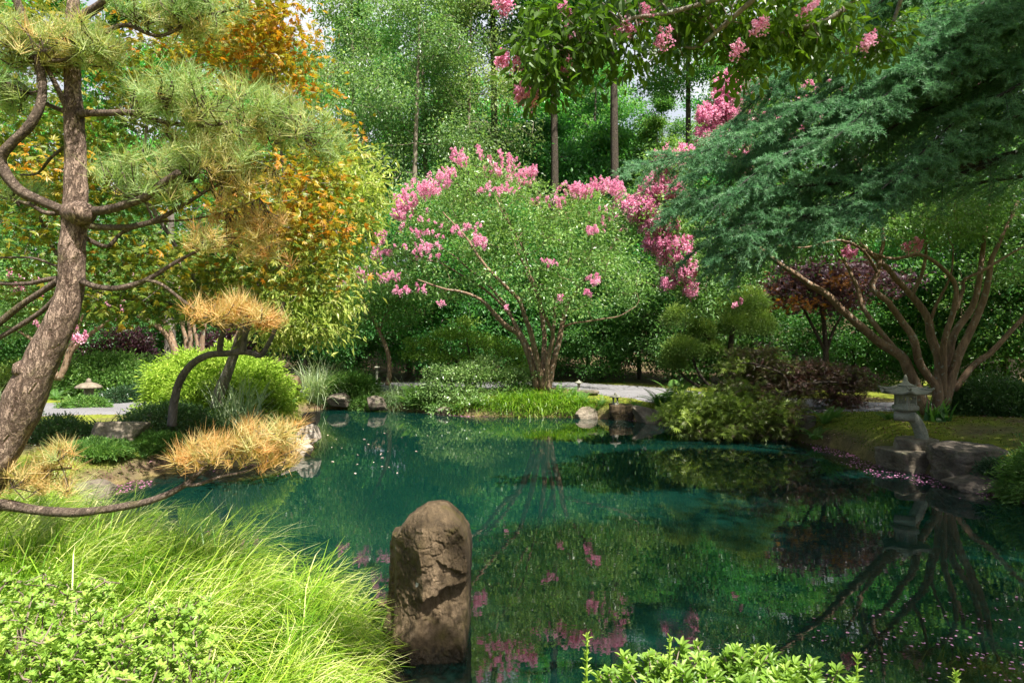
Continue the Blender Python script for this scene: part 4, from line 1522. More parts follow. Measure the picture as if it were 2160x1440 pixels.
def strap(name, label, loc, n, L, Wd, mat, lean=.35, spread=.18, cat='plant', v=.5, bend=1.0, seg=5, leanj=.2, ay=1.0):
    t = thing(name, loc, label, cat)
    b = np.asarray(loc, float)
    mb = MB()
    az = R.uniform(0, 2 * np.pi, n)
    base = b + np.stack([np.clip(R.normal(0, spread, n), -1.7 * spread, 1.7 * spread), np.clip(R.normal(0, spread * ay, n), -1.7 * spread * ay, 1.7 * spread * ay), np.full(n, -.03)], 1)
    base[:, 2] = gh(base[:, 0], base[:, 1]) - .02
    blades(mb, base, az, np.clip(R.normal(lean, leanj, n), .02, 1.3), L * R.uniform(.65, 1.2, n), Wd * R.uniform(.7, 1.2, n), np.clip(R.normal(v, .2, n), 0, 1), seg, bend)
    mb.build('blades', M[mat], t)
    return t


strap('iris', 'clump of pale striped iris blades in front of the golden cypress', grd(505, 12.6), 190, .98, .026, 'iris', .28, .22, v=.65, bend=.8)
strap('iris', 'pale iris clump at the left edge of the path by the pine', grd(-5, 13.2), 60, .7, .03, 'iris', .3, .2, v=.7, bend=.8)
strap('iris', 'grey-green iris tuft on the near bank under the pine limb', grd(95, 7.2), 36, .6, .014, 'iris', .45, .16, v=.45, bend=1.1)
strap('iris', 'grey-green iris tuft leaning over the inlet beside the low pine limb', grd(130, 6.6), 30, .65, .014, 'iris', .6, .1, v=.55, bend=.9)
strap('aspidistra', 'row of broad dark strap leaves behind the brown layered boulder', grd(228, 11.5), 60, .42, .065, 'broadleaf', .55, .28, v=.35, bend=.8, ay=.4)
for px, d, lb, L in [(330, 10.6, 'fresh green fern right of the brown layered boulder', .46), (372, 10.2, 'small fern on the left bank above the soil edge', .36), (300, 10.3, 'low fern against the right side of the brown layered boulder', .34),
                     (605, 18.6, 'pale fern rising beside the pointed tan boulder', .6), (120, 16.8, 'yellow-green fern clump behind the pine trunk', .6), (20, 8.2, 'bright fern in grass under the pine at the left edge', .42)]:
    fern('fern', grd(px, d), lb, L)

# ------------------------------------------------------------------ far bank
strap('striped_grass', 'fountain of pale striped grass at the left end of the far bank', grd(672, 20.55), 520, 1.4, .024, 'iris', .38, .2, v=.75, bend=1.4)
mound('fern_bank', 'dense green ferny growth right of the striped grass fountain', 'shrub', grd(735, 20.9), 1.0, .6, .75, 'fern', 460, 26, .12, .13, .035, .55, 'leaf', .5)
strap('rushes', 'tuft of grey-green rushes hanging to the far waterline', grd(836, 20.15), 520, .95, .014, 'iris', .55, .3, v=.4, bend=1.6)
mound('shrub', 'low green bush left of the rushes on the far bank', 'shrub', grd(775, 20.2), .55, .45, .4, 'shrub', 220, 26, .09, .07, .03, .5)
for px, d, lb, L in [(868, 19.75, 'large fern between the rushes and the big azalea', .85), (880, 20.3, 'second large fern close behind the big azalea', .9), (905, 19.3, 'fern at the left waterline of the big azalea', .6), (1178, 19.2, 'fern at the right foot of the central myrtle trunks', .6), (1205, 18.9, 'fern in front of the round-capped lantern', .6), (1232, 18.5, 'fern drooping under the stone bench', .5),
                     (1268, 18.2, 'small fern left of the squared lantern rock', .4), (1345, 17.6, 'small fern drooping right of the snow lantern', .42), (700, 20.4, 'fern at the foot of the striped grass fountain', .6), (1395, 17.4, 'large fern above the banded grey rock', 1.0), (1425, 17.9, 'tall fern below the cloud-pruned juniper', 1.1), (1455, 17.0, 'fern at the left end of the laceleaf maple', .8)]:
    fern('fern', grd(px, d), lb, L, 12)
def layered(label, d, base, clumps, mat, stems, k=30):
    D = lambda L: [P(x, y, d) for x, y in L]
    cl = [(pxclump(px, py, rx, ry, d + e, rx / F * d * .75, n, 2.6), v) for px, py, rx, ry, v, e, n in clumps]
    tree('azalea', label, 'shrub', P(base[0], base[1], d), [(D(L), r0, r1) for L, r0, r1 in stems], cl, mat, 'dark_bark', k, .12, .085, .036, 'leaf', .05, .45, None, .005, .02, .25, 7, .7, .04, 1.0, .14)


layered('large layered green azalea overhanging the far waterline', 19.3, (1000, 868),
        [(925, 822, 46, 26, .5, 0, 44), (985, 785, 54, 20, .62, 0, 50), (1050, 795, 54, 22, .6, .2, 50), (1005, 832, 72, 20, .55, -.3, 60), (1092, 826, 36, 24, .5, 0, 34), (950, 860, 50, 13, .45, -.3, 36), (1055, 858, 50, 14, .5, -.4, 40), (1105, 790, 30, 16, .66, .3, 20), (935, 785, 36, 14, .6, .3, 24), (1020, 765, 40, 10, .7, .3, 22)],
        'azalea_green', [([(1000, 870), (985, 835), (940, 800)], .05, .015), ([(1003, 870), (1010, 830), (1020, 785)], .05, .015), ([(1006, 870), (1040, 835), (1090, 800)], .05, .015)], 34)
layered('yellower upper azalea with flat leaf tiers behind the large layered azalea', 20.9, (985, 815),
        [(895, 722, 40, 13, .35, 0, 36), (960, 704, 56, 12, .45, 0, 46), (1020, 722, 56, 14, .4, .2, 46), (1072, 742, 56, 12, .3, 0, 42), (925, 752, 50, 12, .25, -.2, 36), (1000, 757, 46, 12, .25, -.2, 34), (870, 745, 26, 10, .3, .2, 16), (1110, 765, 36, 10, .3, .2, 20), (980, 680, 30, 8, .5, .3, 14)],
        'azalea_bright', [([(985, 820), (970, 770), (920, 730)], .06, .015), ([(990, 820), (995, 765), (985, 715)], .06, .015), ([(995, 820), (1025, 775), (1070, 748)], .06, .015)], 34)
mound('shrub', 'pale twiggy bush at the left of the central myrtle trunks', 'shrub', grd(1095, 19.9), .55, .45, .85, 'azalea_bright', 240, 24, .1, .06, .025, .3, hole=.35)
strap('monkey_grass', 'bright green monkey grass hanging to the water below the central myrtle', grd(1140, 18.5), 3200, .5, .013, 'grass', .6, .62, v=.25, bend=1.6, seg=4, ay=.42)
strap('aspidistra', 'dark broad leaves between the azalea and the central myrtle', grd(1085, 19.2), 60, .5, .08, 'broadleaf', .5, .3, v=.4)
strap('monkey_grass', 'light green grass tuft below the ferns left of the squared rock', grd(1215, 18.3), 700, .36, .011, 'grass', .6, .3, v=.22, bend=1.3, seg=4, ay=.5)


def central_crape():
    d = 19.5
    off, sc = (600, 500), 2.7
    raw = [([(1440, 862), (1400, 700, -.1), (1340, 560, -.2), (1270, 510, -.4), (1200, 440, -.6), (1140, 370, -.8), (1060, 330, -1), (920, 290, -1.2), (760, 240, -1.3)], .125, .02),
           ([(1460, 862), (1420, 700, .2), (1350, 560, .4), (1300, 470, .6), (1250, 380, .8), (1130, 250, 1), (980, 120, 1.2), (820, 20, 1.3)], .10, .02),
           ([(1475, 867), (1440, 700, -.2), (1400, 540, -.5), (1370, 460, -.7), (1330, 350, -.9), (1200, 220, -1.1), (1100, 100, -1.2), (1000, -40, -1.1), (900, -150, -1)], .11, .02),
           ([(1485, 867), (1475, 700, .2), (1480, 560, .5), (1465, 440, .7), (1450, 340, .9), (1410, 240, 1), (1320, 60, 1), (1250, -150, .9), (1180, -330, .8)], .11, .015),
           ([(1490, 867), (1500, 700, -.2), (1530, 560, -.4), (1500, 480, -.5), (1440, 360, -.6), (1400, 200, -.7), (1330, 0, -.7), (1200, -220, -.6)], .09, .015),
           ([(1500, 870), (1530, 720, 0), (1570, 560, .1), (1600, 420, .2), (1650, 330, .3), (1720, 230, .3), (1830, 100, .3), (1900, -40, .3), (1850, -180, .3)], .12, .018),
           ([(1488, 700, .2), (1520, 600, .4), (1540, 450, .6), (1540, 340, .8), (1590, 230, 1), (1640, 60, 1.1), (1600, -140, 1)], .07, .015),
           ([(1590, 510, .1), (1650, 490, 0), (1760, 475, -.2), (1900, 450, -.4), (2000, 400, -.5)], .04, .012),
           ([(1340, 560, -.2), (1280, 440, .2), (1180, 330, .5), (1020, 220, .7), (860, 140, .7), (700, 120, .7)], .06, .014)]
    stems = [(S5(L, d, off, sc), r0 * .84, r1 * .9) for L, r0, r1 in raw]
    cl = []
    for px, py, rx, ry, v, e, n in [(1010, 385, 95, 65, .72, 0, 80), (905, 455, 90, 70, .62, .1, 80), (845, 560, 80, 60, .50, -.3, 70), (1000, 510, 130, 90, .62, -.2, 110), (1130, 455, 110, 80, .66, -.6, 90), (1245, 440, 80, 45, .72, 0, 60),
                                    (1225, 550, 115, 80, .56, -.8, 90), (1100, 592, 110, 40, .5, -.7, 50), (1190, 630, 90, 34, .6, -1.0, 46), (940, 600, 90, 44, .42, .2, 54), (1290, 520, 60, 60, .55, 0, 46), (1330, 610, 60, 46, .5, .3, 36),
                                    (1000, 420, 130, 80, .6, 1.6, 70), (1200, 520, 130, 90, .5, 1.6, 70), (860, 610, 80, 26, .3, .6, 30), (780, 600, 50, 40, .35, .2, 24), (1090, 520, 120, 60, .6, -.8, 50)]:
        cl.append((pxclump(px, py, rx * .95, ry * .95, d + e, .95, int(n * .62), 2.4), v))
    bl = []
    for px, py, rx, ry, n, e in [(968, 335, 22, 20, 12, -.3), (1010, 318, 8, 14, 5, 0), (935, 375, 30, 22, 20, -.6), (895, 400, 36, 20, 30, -.8), (855, 425, 26, 24, 34, -.8), (843, 452, 16, 16, 14, -.8), (805, 500, 14, 14, 12, -.6), (800, 535, 26, 16, 10, -.6), (820, 585, 28, 12, 10, -.5), (900, 530, 40, 20, 10, -1),
                                 (1060, 350, 40, 30, 22, 0), (1105, 375, 30, 16, 14, 0), (1050, 400, 50, 14, 12, -.5), (1015, 510, 18, 14, 10, -1.4), (1120, 360, 20, 12, 8, 0), (1220, 400, 24, 14, 16, 0), (1275, 392, 44, 14, 36, 0), (1300, 410, 22, 14, 14, 0), (1160, 425, 44, 12, 12, -.3), (1245, 490, 18, 8, 8, -.6),
                                 (1215, 405, 50, 20, 20, 0), (980, 480, 50, 20, 8, -1.4), (1160, 555, 30, 8, 4, -1.4), (1250, 590, 20, 10, 6, -1.2), (1240, 618, 8, 6, 3, -1.3), (1065, 648, 5, 4, 1, -1.4), (1180, 630, 3, 3, 1, -1.6), (930, 640, 10, 4, 2, -1), (860, 610, 50, 10, 8, -.8), (770, 580, 20, 16, 10, -.2), (720, 595, 14, 10, 7, -.2), (1290, 460, 60, 30, 10, 0), (880, 490, 60, 60, 16, -.9)]:
        bl.append(pxclump(px, py, rx, ry, d + e - .7, .45, int(n * 2.0), 2.4))
    tree('crape_myrtle', 'many-stemmed crape myrtle with broad green dome and pink crest at the far bank centre', 'tree', P(1147, 826, d), stems, cl, 'crape', 'crape_bark', 42, .21, .11, .052, 'leaf', .15, .6, np.vstack(bl), .006, .03, .4, 9, .6, .04, .8, bl_size=.062, wig=.12)


central_crape()


def slender():
    d = 21
    D = lambda L: [P(x, y, d) for x, y in L]
    stems = [(D([(818, 812), (822, 780), (818, 745), (806, 712), (795, 690), (780, 660), (760, 620), (745, 590)]), .085, .02), (D([(800, 700), (815, 660), (850, 620)]), .03, .01)]
    cl = [(pxclump(px, py, rx, ry, d + e, .9, n, 2.4), v) for px, py, rx, ry, v, e, n in [(760, 640, 80, 50, .6, 0, 60), (830, 660, 70, 40, .55, .2, 46), (720, 690, 50, 40, .5, 0, 34), (800, 600, 70, 40, .6, .3, 44), (700, 620, 50, 50, .5, .4, 34), (850, 620, 50, 40, .5, .5, 30)]]
    tree('slender_tree', 'slender tree with a leaning reddish trunk between the rushes and the striped grass', 'tree', P(818, 814, d), stems, cl, 'forest', 'crape_bark', 44, .22, .10, .05, 'leaf', .2, .5)


slender()

# ------------------------------------------------------------------ right bank
def right_crape():
    d = 12.4
    off, sc = (1360, 500), 2.6667
    raw = [([(1590, 985), (1530, 850), (1490, 760), (1440, 670), (1330, 600), (1230, 520, -.1), (1130, 430, -.2), (1030, 330, -.3), (930, 270, -.4), (850, 210, -.5), (760, 150, -.6), (600, 20, -.7), (420, -150, -.8)], .155, .03),
           ([(1460, 690), (1390, 610, .1), (1300, 500, .2), (1230, 400, .3), (1200, 300, .4), (1150, 180, .5), (1110, 110, .6), (1000, -60, .6), (850, -300, .5)], .075, .025),
           ([(1650, 985), (1640, 850), (1600, 790), (1540, 700, -.1), (1510, 570, -.2), (1450, 480, -.2), (1370, 370, -.3), (1280, 290, -.3), (1310, 200, -.3), (1330, 100, -.3), (1345, 0, -.3), (1300, -200, -.3), (1150, -500, -.3)], .12, .025),
           ([(1655, 985), (1650, 860), (1655, 700, .1), (1610, 560, .2), (1590, 450, .2), (1500, 330, .3), (1420, 240, .3), (1350, 160, .3), (1200, 30, .3), (1100, 0, .3), (900, -60, .3), (700, -200, .3)], .135, .022),
           ([(1680, 900), (1680, 640, -.1), (1690, 560, -.2), (1740, 400, -.3), (1750, 280, -.3), (1680, 180, -.4), (1550, 100, -.4), (1400, 120, -.4), (1250, 80, -.4), (1000, -20, -.4)], .085, .02),
           ([(1690, 930), (1710, 700, .2), (1740, 550, .3), (1840, 400, .4), (1880, 250, .4), (1895, 100, .5), (1910, 0, .5), (1950, -300, .6), (1900, -600, .6)], .11, .03),
           ([(1690, 940), (1760, 680), (1830, 530), (1900, 370), (1935, 220), (1950, 120), (2000, 20), (2100, -200)], .12, .03),
           ([(1740, 860, .1), (1850, 720, .1), (1950, 650, .1), (2050, 540, .1), (2130, 450, .1), (2300, 250, .1)], .085, .04),
           ([(1605, 480, .2), (1640, 380, .1), (1700, 270, 0), (1730, 180, 0), (1740, 60, 0)], .045, .015),
           ([(1750, 410, -.3), (1790, 300, -.2), (1800, 240, -.2), (1900, 190, -.2), (2010, 120, -.2), (2130, 50, -.2)], .05, .02),
           ([(1310, 200, -.3), (1230, 80, -.6), (1100, 20, -.8), (900, 60, -.9), (700, 40, -1)], .04, .014),
           ([(1500, 330, .3), (1560, 200, .5), (1580, 60, .5), (1560, -100, .5)], .06, .02)]
    stems = [(S5(L, d, off, sc), r0 * .72, r1 * .8) for L, r0, r1 in raw]
    cl = []
    for px, py, rx, ry, v, e, n in [(1545, 220, 50, 60, .55, .6, 40), (1520, 300, 60, 40, .5, .6, 36), (1420, 370, 60, 50, .5, .2, 40), (1370, 450, 60, 44, .6, .2, 40), (1430, 510, 60, 60, .45, .2, 44), (1450, 590, 46, 44, .4, .2, 30), (1510, 460, 60, 60, .35, .8, 36), (1580, 400, 80, 80, .35, 1, 44),
                                    (1520, 560, 60, 60, .35, .6, 34), (1650, 300, 120, 100, .35, 1.2, 60), (1700, 470, 120, 50, .3, 1.4, 44), (1850, 420, 150, 70, .35, 1.5, 60), (2050, 420, 130, 80, .35, 1.5, 56), (1800, 250, 150, 100, .3, 1.5, 60), (2000, 250, 160, 120, .3, 1.5, 60), (1480, 620, 40, 40, .3, .4, 20), (1750, 60, 200, 100, .3, 1.5, 60), (2000, 60, 200, 100, .3, 1.5, 60), (1950, 470, 110, 44, .4, .4, 50), (1800, 490, 90, 34, .4, .5, 40), (2090, 470, 70, 60, .4, .3, 40), (1700, 520, 80, 34, .4, .5, 36), (2120, 560, 50, 40, .4, .8, 24), (1880, 450, 120, 40, .5, -.5, 30), (2040, 430, 100, 50, .5, -.6, 30), (1760, 460, 90, 40, .45, -.5, 24)]:
        cl.append((pxclump(px, py, rx, ry, d + e, .8, n, 2.4), v))
    bl = []
    for px, py, rx, ry, n, e in [(1545, 185, 36, 34, 34, 0), (1530, 215, 30, 24, 30, 0), (1512, 250, 40, 30, 56, 0), (1500, 290, 32, 20, 36, 0), (1590, 195, 36, 16, 16, .2), (1415, 340, 34, 22, 34, -.2), (1450, 325, 26, 10, 14, 0), (1395, 395, 40, 26, 56, -.2), (1350, 440, 36, 24, 50, -.2), (1420, 410, 30, 26, 30, -.2),
                                 (1390, 475, 40, 24, 40, -.2), (1420, 530, 44, 30, 46, -.2), (1440, 570, 30, 24, 24, -.2), (1455, 610, 14, 16, 12, -.2), (1408, 600, 14, 10, 10, -.2), (1380, 515, 24, 14, 14, -.2), (1570, 330, 40, 40, 14, .2), (1560, 250, 60, 40, 18, .2), (1640, 290, 60, 40, 8, .4), (1790, 535, 14, 6, 5, -.5), (1915, 378, 5, 4, 2, -.4), (1830, 95, 12, 10, 6, -1), (1745, 100, 12, 10, 6, -1), (2030, 45, 20, 10, 6, 0), (1890, 165, 30, 14, 8, -.4), (1760, 215, 100, 40, 10, 0), (2000, 150, 100, 60, 10, 0), (1930, 520, 20, 10, 4, 0), (1555, 640, 4, 4, 1, 0)]:
        bl.append(pxclump(px, py, rx * 1.1, ry * 1.1, d + e, .3, int(n * 2.3), 2.6))
    tree('crape_myrtle', 'large smooth-barked crape myrtle with wide leaning limbs behind the big stone lantern', 'tree', P(1970, 870, d), stems, cl, 'crape', 'crape_bark', 46, .17, .085, .042, 'leaf', .15, .6, np.vstack(bl), .005, .025, .35, 10, .6, .04, .7, bl_size=.066, wig=.06)


right_crape()


def larch():
    """feathery blue-green conifer whose boughs reach in from the right"""
    d = 8.6
    base = np.array([8.3, 8.6, gz(8.3, 8.6)])
    t = thing('deodar_cedar', base, 'feathery blue-green conifer with drooping boughs reaching in from the right edge', 'conifer')
    mb = MB()
    p = spline([base + np.array([0, 0, -.2]), base + np.array([-.05, .05, 2]), base + np.array([.05, 0, 5]), base + np.array([0, 0, 9.5])], 10)
    tube(mb, p, np.linspace(.30, .06, len(p)), 14, .1)
    mb.build('trunk', M['larch_bark'], t, True)
    D = lambda L: [P(x, y, d + e) for x, y, e in L]
    boughs = [([(2440, 250, 0), (2280, 295, 0), (2160, 322, -.1), (2020, 352, -.2), (1880, 372, -.3), (1760, 385, -.4), (1640, 395, -.5), (1530, 412, -.5), (1440, 425, -.5)], .075, 1.0),
              ([(2440, 230, 0), (2300, 250, .1), (2160, 270, .2), (2060, 290, .2), (1985, 310, .2), (1900, 350, .1), (1760, 372, 0), (1650, 400, 0), (1560, 440, 0)], .05, .9),
              ([(2440, 120, 0), (2250, 120, -.1), (2100, 130, -.2), (1950, 150, -.3), (1800, 190, -.4), (1700, 230, -.5), (1600, 270, -.5), (1480, 320, -.6), (1330, 350, -.6)], .05, 1.0),
              ([(2440, 40, 0), (2250, 10, -.2), (2100, 20, -.3), (1950, 60, -.4), (1820, 100, -.5), (1700, 130, -.5), (1600, 180, -.5)], .05, 1.0),
              ([(2440, -80, 0), (2250, -120, .2), (2050, -80, .3), (1900, -20, .3), (1760, 40, .3), (1640, 90, .3)], .05, .8),
              ([(2440, 200, 0), (2250, 200, .3), (2100, 210, .5), (1950, 230, .6), (1800, 260, .6), (1680, 300, .6), (1560, 340, .6), (1440, 372, .5)], .045, 1.0),
              ([(2160, 322, -.1), (2020, 370, -.3), (1900, 410, -.4), (1800, 430, -.5), (1720, 450, -.5), (1600, 470, -.6), (1500, 490, -.6)], .035, .9),
              ([(2440, 340, 0), (2250, 360, .4), (2100, 380, .5), (1980, 400, .6), (1900, 430, .6)], .04, .45),
              ([(1880, 372, -.3), (1760, 430, -.5), (1660, 480, -.6), (1570, 520, -.6), (1510, 550, -.6)], .025, 1.0),
              ([(2440, -160, 0), (2200, -40, -.4), (2050, 60, -.5), (1900, 120, -.6), (1780, 170, -.6)], .045, .9),
              ([(2440, 60, 0), (2280, 100, .6), (2130, 150, .8), (2000, 180, .8), (1880, 220, .8), (1760, 280, .7), (1660, 350, .6), (1590, 400, .6)], .04, .9),
              ([(2440, -240, 0), (2250, -200, -.2), (2050, -120, -.3), (1880, -60, -.4), (1720, 10, -.4), (1640, 50, -.4)], .045, .9)]
    for (x0, y0, x1, y1, e) in [(2440, 0, 1520, 300, .9), (2440, 40, 1500, 430, -.9), (2440, -130, 1620, 150, .9), (2440, 90, 1580, 500, 1.1), (2440, 180, 1640, 540, .8), (2440, -220, 1660, 90, .6), (2440, -80, 1520, 370, .2), (2440, -40, 1760, 290, -1.1), (2440, 60, 1860, 400, -1.0), (2440, -160, 1860, 180, -1.0), (2440, 160, 1800, 470, -.8), (2440, 0, 1400, 470, .3), (2440, -300, 1820, 60, .2), (2440, 70, 1450, 545, .1), (2440, 200, 1540, 590, .2), (2440, -360, 1700, 110, .7), (2440, -250, 1500, 290, -.3)]:
        q = []
        for s in np.linspace(0, 1, 8):
            q.append((x0 + (x1 - x0) * s, y0 + (y1 - y0) * s ** 1.2 - 40 * math.sin(s * 3.1) + R.normal() * 7, e * s + R.normal() * .05))
        boughs.append((q, .032, .85))
    for pts, r0, dens in boughs:
        w = MB()
        nb = MB()
        p = spline(D(pts), 8)
        n = len(p)
        tube(w, p, np.linspace(r0, .006, n), 8, .15)
        Ltot = np.linalg.norm(np.diff(p, axis=0), axis=1).sum()
        m = int(Ltot * 19 * dens)
        tg = nrm(np.gradient(p, axis=0))
        P0, DD, LL, VV = [], [], [], []
        for q in range(m):
            f = .22 + .78 * q / m
            i = min(n - 2, int(f * (n - 1)))
            o = p[i]
            sg = 1 if q % 2 else -1
            sd = nrm(np.cross(tg[i], [0, 0, 1.0])) * sg
            L = R.uniform(.35, .85) * (1.15 - .55 * f)
            dv = nrm(sd * R.uniform(.5, 1.0) + tg[i] * R.uniform(.5, .9) + np.array([0, 0, R.uniform(-.55, .50)]))
            s = np.linspace(0, 1, 9)[:, None]
            tw = o + dv * L * s + np.array([0, 0, -1.0]) * (.22 * L) * s * s + R.normal(size=3) * .04 * s
            tube(w, tw, np.linspace(.006, .0016, 9), 4, 0, .5, False)
            subs = [(tw, L)]
            for z in range(7):
                g = R.uniform(.15, .95)
                k = min(7, int(g * 8))
                sdir = nrm(np.cross(dv, [0, 0, 1.0])) * (1 if z % 2 else -1)
                L2 = L * R.uniform(.22, .5) * (1.1 - .5 * g)
                d2 = nrm(sdir * .8 + dv * .8 + np.array([0, 0, R.uniform(-.5, .3)]))
                tw2 = tw[k] + d2 * L2 * s + np.array([0, 0, -1.0]) * .2 * L2 * s * s
                tube(w, tw2[::2], np.linspace(.003, .0012, 5), 3, 0, .5, False)
                subs.append((tw2, L2))
            v0 = np.clip(R.normal(.45, .14), 0, 1)
            for tt, l in subs:
                c = max(12, int(l * 330))
                f2 = R.uniform(0.03, 1, c)
                x = f2 * 8
                k = np.minimum(x.astype(int), 7)
                pp = tt[k] + (tt[k + 1] - tt[k]) * (x - k)[:, None]
                ax = nrm(tt[-1] - tt[0])
                P0.append(pp)
                DD.append(rnd_dirs(c) + ax * .75)
                VV.append(np.clip(v0 + R.normal(size=c) * .12, 0, 1))
        P0, DD, VV = np.vstack(P0), np.vstack(DD), np.concatenate(VV)
        needles(nb, P0, DD, R.uniform(.028, .058, len(P0)), .0064, VV)
        br = w.build('branch', M['larch_bark'], t, True)
        nb.build('needles', M['larch'], br)


larch()


def cloud_juniper():
    d = 16.6
    D = lambda L: [P(x, y, d + (e[0] if e else 0)) for x, y, *e in L]
    t = thing('cloud_juniper', P(1545, 790, d), 'cloud-pruned juniper with rounded green pads on dark stems right of the far bank', 'juniper')
    w = Wood()
    w.stem(D([(1545, 800), (1543, 770), (1541, 735), (1545, 700), (1560, 660)]), .10, .04)
    w.stem(D([(1540, 760), (1520, 742), (1495, 715), (1478, 690)]), .05, .03)
    w.stem(D([(1500, 818, -.3), (1480, 795, -.3), (1466, 770, -.3), (1462, 745, -.3)]), .045, .025)
    w.stem(D([(1475, 815, -.3), (1450, 800, -.3), (1432, 780, -.3), (1425, 760, -.3)]), .04, .02)
    pads = [(1438, 676, 36, 30, 0), (1442, 740, 38, 26, -.3), (1482, 700, 24, 20, .1), (1555, 690, 36, 26, 0), (1545, 660, 50, 30, .3), (1600, 690, 30, 40, .4), (1500, 740, 20, 16, 0), (1420, 765, 20, 18, -.2), (1580, 640, 40, 30, .4)]
    tips = [pxclump(px, py, rx, ry, d + e, .35, 26, 3) for px, py, rx, ry, e in pads]
    w.grow(np.vstack(tips), .005, .02, .2, .1, 4)
    w.mb.build('trunk', M['dark_bark'], t, True)
    for px, py, rx, ry, e in pads:
        mb = MB()
        c = P(px, py, d + e)
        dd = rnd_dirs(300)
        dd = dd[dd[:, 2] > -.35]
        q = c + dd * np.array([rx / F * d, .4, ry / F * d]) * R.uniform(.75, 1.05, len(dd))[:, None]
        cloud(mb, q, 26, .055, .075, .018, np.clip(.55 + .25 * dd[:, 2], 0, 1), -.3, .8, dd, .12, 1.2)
        mb.build('foliage_pad', M['juniper'], t)


cloud_juniper()


def laceleaf():
    d = 14.6
    D = lambda L: [P(x, y, d + (e[0] if e else 0)) for x, y, *e in L]
    stems = [(D([(1612, 905), (1622, 870), (1640, 845), (1665, 825), (1690, 812), (1740, 806), (1790, 810)]), .07, .02), (D([(1655, 830), (1610, 830), (1560, 840), (1500, 860), (1440, 880)]), .04, .012), (D([(1665, 825), (1650, 790), (1600, 770), (1560, 768)]), .035, .01)]
    cl = [(pxclump(px, py, rx, ry, d + e, rd, n, 2.2), v) for px, py, rx, ry, v, e, rd, n in
          [(1500, 860, 90, 34, .70, -.3, .8, 90), (1440, 880, 50, 22, .75, -.5, .5, 40), (1580, 870, 90, 40, .60, -.4, .8, 90), (1640, 880, 60, 36, .42, -.4, .6, 50), (1560, 830, 70, 24, .5, 0, .6, 40), (1520, 900, 90, 16, .6, -.6, .5, 40), (1620, 905, 50, 14, .4, -.6, .4, 24)]]
    tree('laceleaf_maple', 'low green weeping laceleaf maple hanging over the right waterline', 'tree', P(1612, 906, d), stems, cl, 'lace', 'dark_bark', 26, .14, .125, .045, 'lace', .5, .5, None, .004, .02, .3)
    d2 = 15.3
    D = lambda L: [P(x, y, d2) for x, y in L]
    stems = [(D([(1690, 880), (1688, 850), (1680, 815), (1660, 785), (1630, 760)]), .06, .015), (D([(1683, 825), (1720, 790), (1770, 775)]), .035, .01)]
    cl = [(pxclump(px, py, rx, ry, d2 + e, .6, n, 2.2), v) for px, py, rx, ry, v, e, n in
          [(1640, 775, 70, 22, .22, 0, 50), (1720, 785, 60, 20, .15, 0, 40), (1790, 800, 50, 26, .10, -.2, 40), (1680, 815, 80, 18, .2, -.2, 44), (1590, 745, 50, 14, .35, .2, 24), (1770, 840, 50, 30, .1, -.3, 26), (1545, 770, 40, 10, .5, 0, 14), (1590, 790, 60, 20, .3, 0, 30)]]
    tree('laceleaf_maple', 'purple-brown weeping laceleaf maple left of the big stone lantern', 'tree', P(1690, 882, d2), stems, cl, 'lace', 'dark_bark', 28, .14, .11, .04, 'lace', .5, .4, None, .004, .02, .3)
    d3 = 18.5
    D = lambda L: [P(x, y, d3) for x, y in L]
    stems = [(D([(1740, 790), (1742, 740), (1738, 690), (1730, 640), (1720, 600)]), .09, .03), (D([(1740, 740), (1715, 690), (1690, 640), (1670, 600)]), .05, .02), (D([(1741, 750), (1760, 690), (1790, 640)]), .05, .02)]
    cl = [(pxclump(px, py, rx, ry, d3 + e, .9, n, 2.2), v) for px, py, rx, ry, v, e, n in
          [(1690, 590, 70, 34, .45, 0, 50), (1770, 600, 60, 40, .5, 0, 44), (1650, 620, 46, 26, .62, -.2, 26), (1740, 635, 70, 22, .6, -.3, 34), (1720, 560, 60, 24, .4, .3, 26), (1820, 570, 50, 30, .45, .4, 26), (1670, 640, 40, 10, .92, -.5, 14), (1760, 600, 30, 8, .95, -.6, 10), (1880, 600, 60, 26, .4, 0, 20)]]
    tree('purple_maple', 'upright purple-leaved maple with orange tips behind the leaning myrtle limbs', 'tree', P(1740, 792, d3), stems, cl, 'purple', 'dark_bark', 20, .24, .105, .045, 'palm', .3, .35)


laceleaf()
for px, d, lb, L in [(925, 19.0, 'small fern at the far waterline under the large azalea', .5), (960, 18.75, 'fern between the large azalea and the water', .45), (1010, 18.55, 'low fern at the waterline right of the low dark rock', .45), (745, 20.5, 'fern hanging over the far waterline right of the striped grass', .6), (770, 20.35, 'fern hanging over the round brown far rock', .55), (812, 20.3, 'fern left of the far rushes', .5), (1325, 17.75, 'small fern behind the squared lantern rock', .36), (1255, 18.0, 'little fern over the slanted tan rock', .34)]:
    fern('fern', grd(px, d), lb, L)
strap('grass_tuft', 'grass tuft at the far waterline below the large azalea', grd(985, 18.7), 420, .42, .012, 'grass', .6, .3, v=.2, bend=1.5, seg=4, ay=.5)
strap('grass_tuft', 'grass tuft overhanging the water between the low dark rock and the monkey grass', grd(1050, 18.45), 500, .42, .012, 'grass', .6, .32, v=.18, bend=1.5, seg=4, ay=.4)
mound('shrub', 'low leafy shrub on the far bank left of the large azalea', 'shrub', grd(898, 19.6), .5, .4, .5, 'shrub', 200, 26, .09, .08, .03, .5)
mound('azalea', 'broad dark azalea hedge right of the big myrtle trunk', 'shrub', grd(2095, 12.6), .95, .7, .72, 'azalea', 640, 34, .085, .06, .028, .45, 'leaf', .1, .2, 2.6)
mound('shrub', 'bright green leafy shrub at the right edge over the water', 'shrub', np.array([6.8, 8.5, .02]), .66, .55, .82, 'shrub', 420, 26, .08, .075, .022, .55, 'leaf', .2)
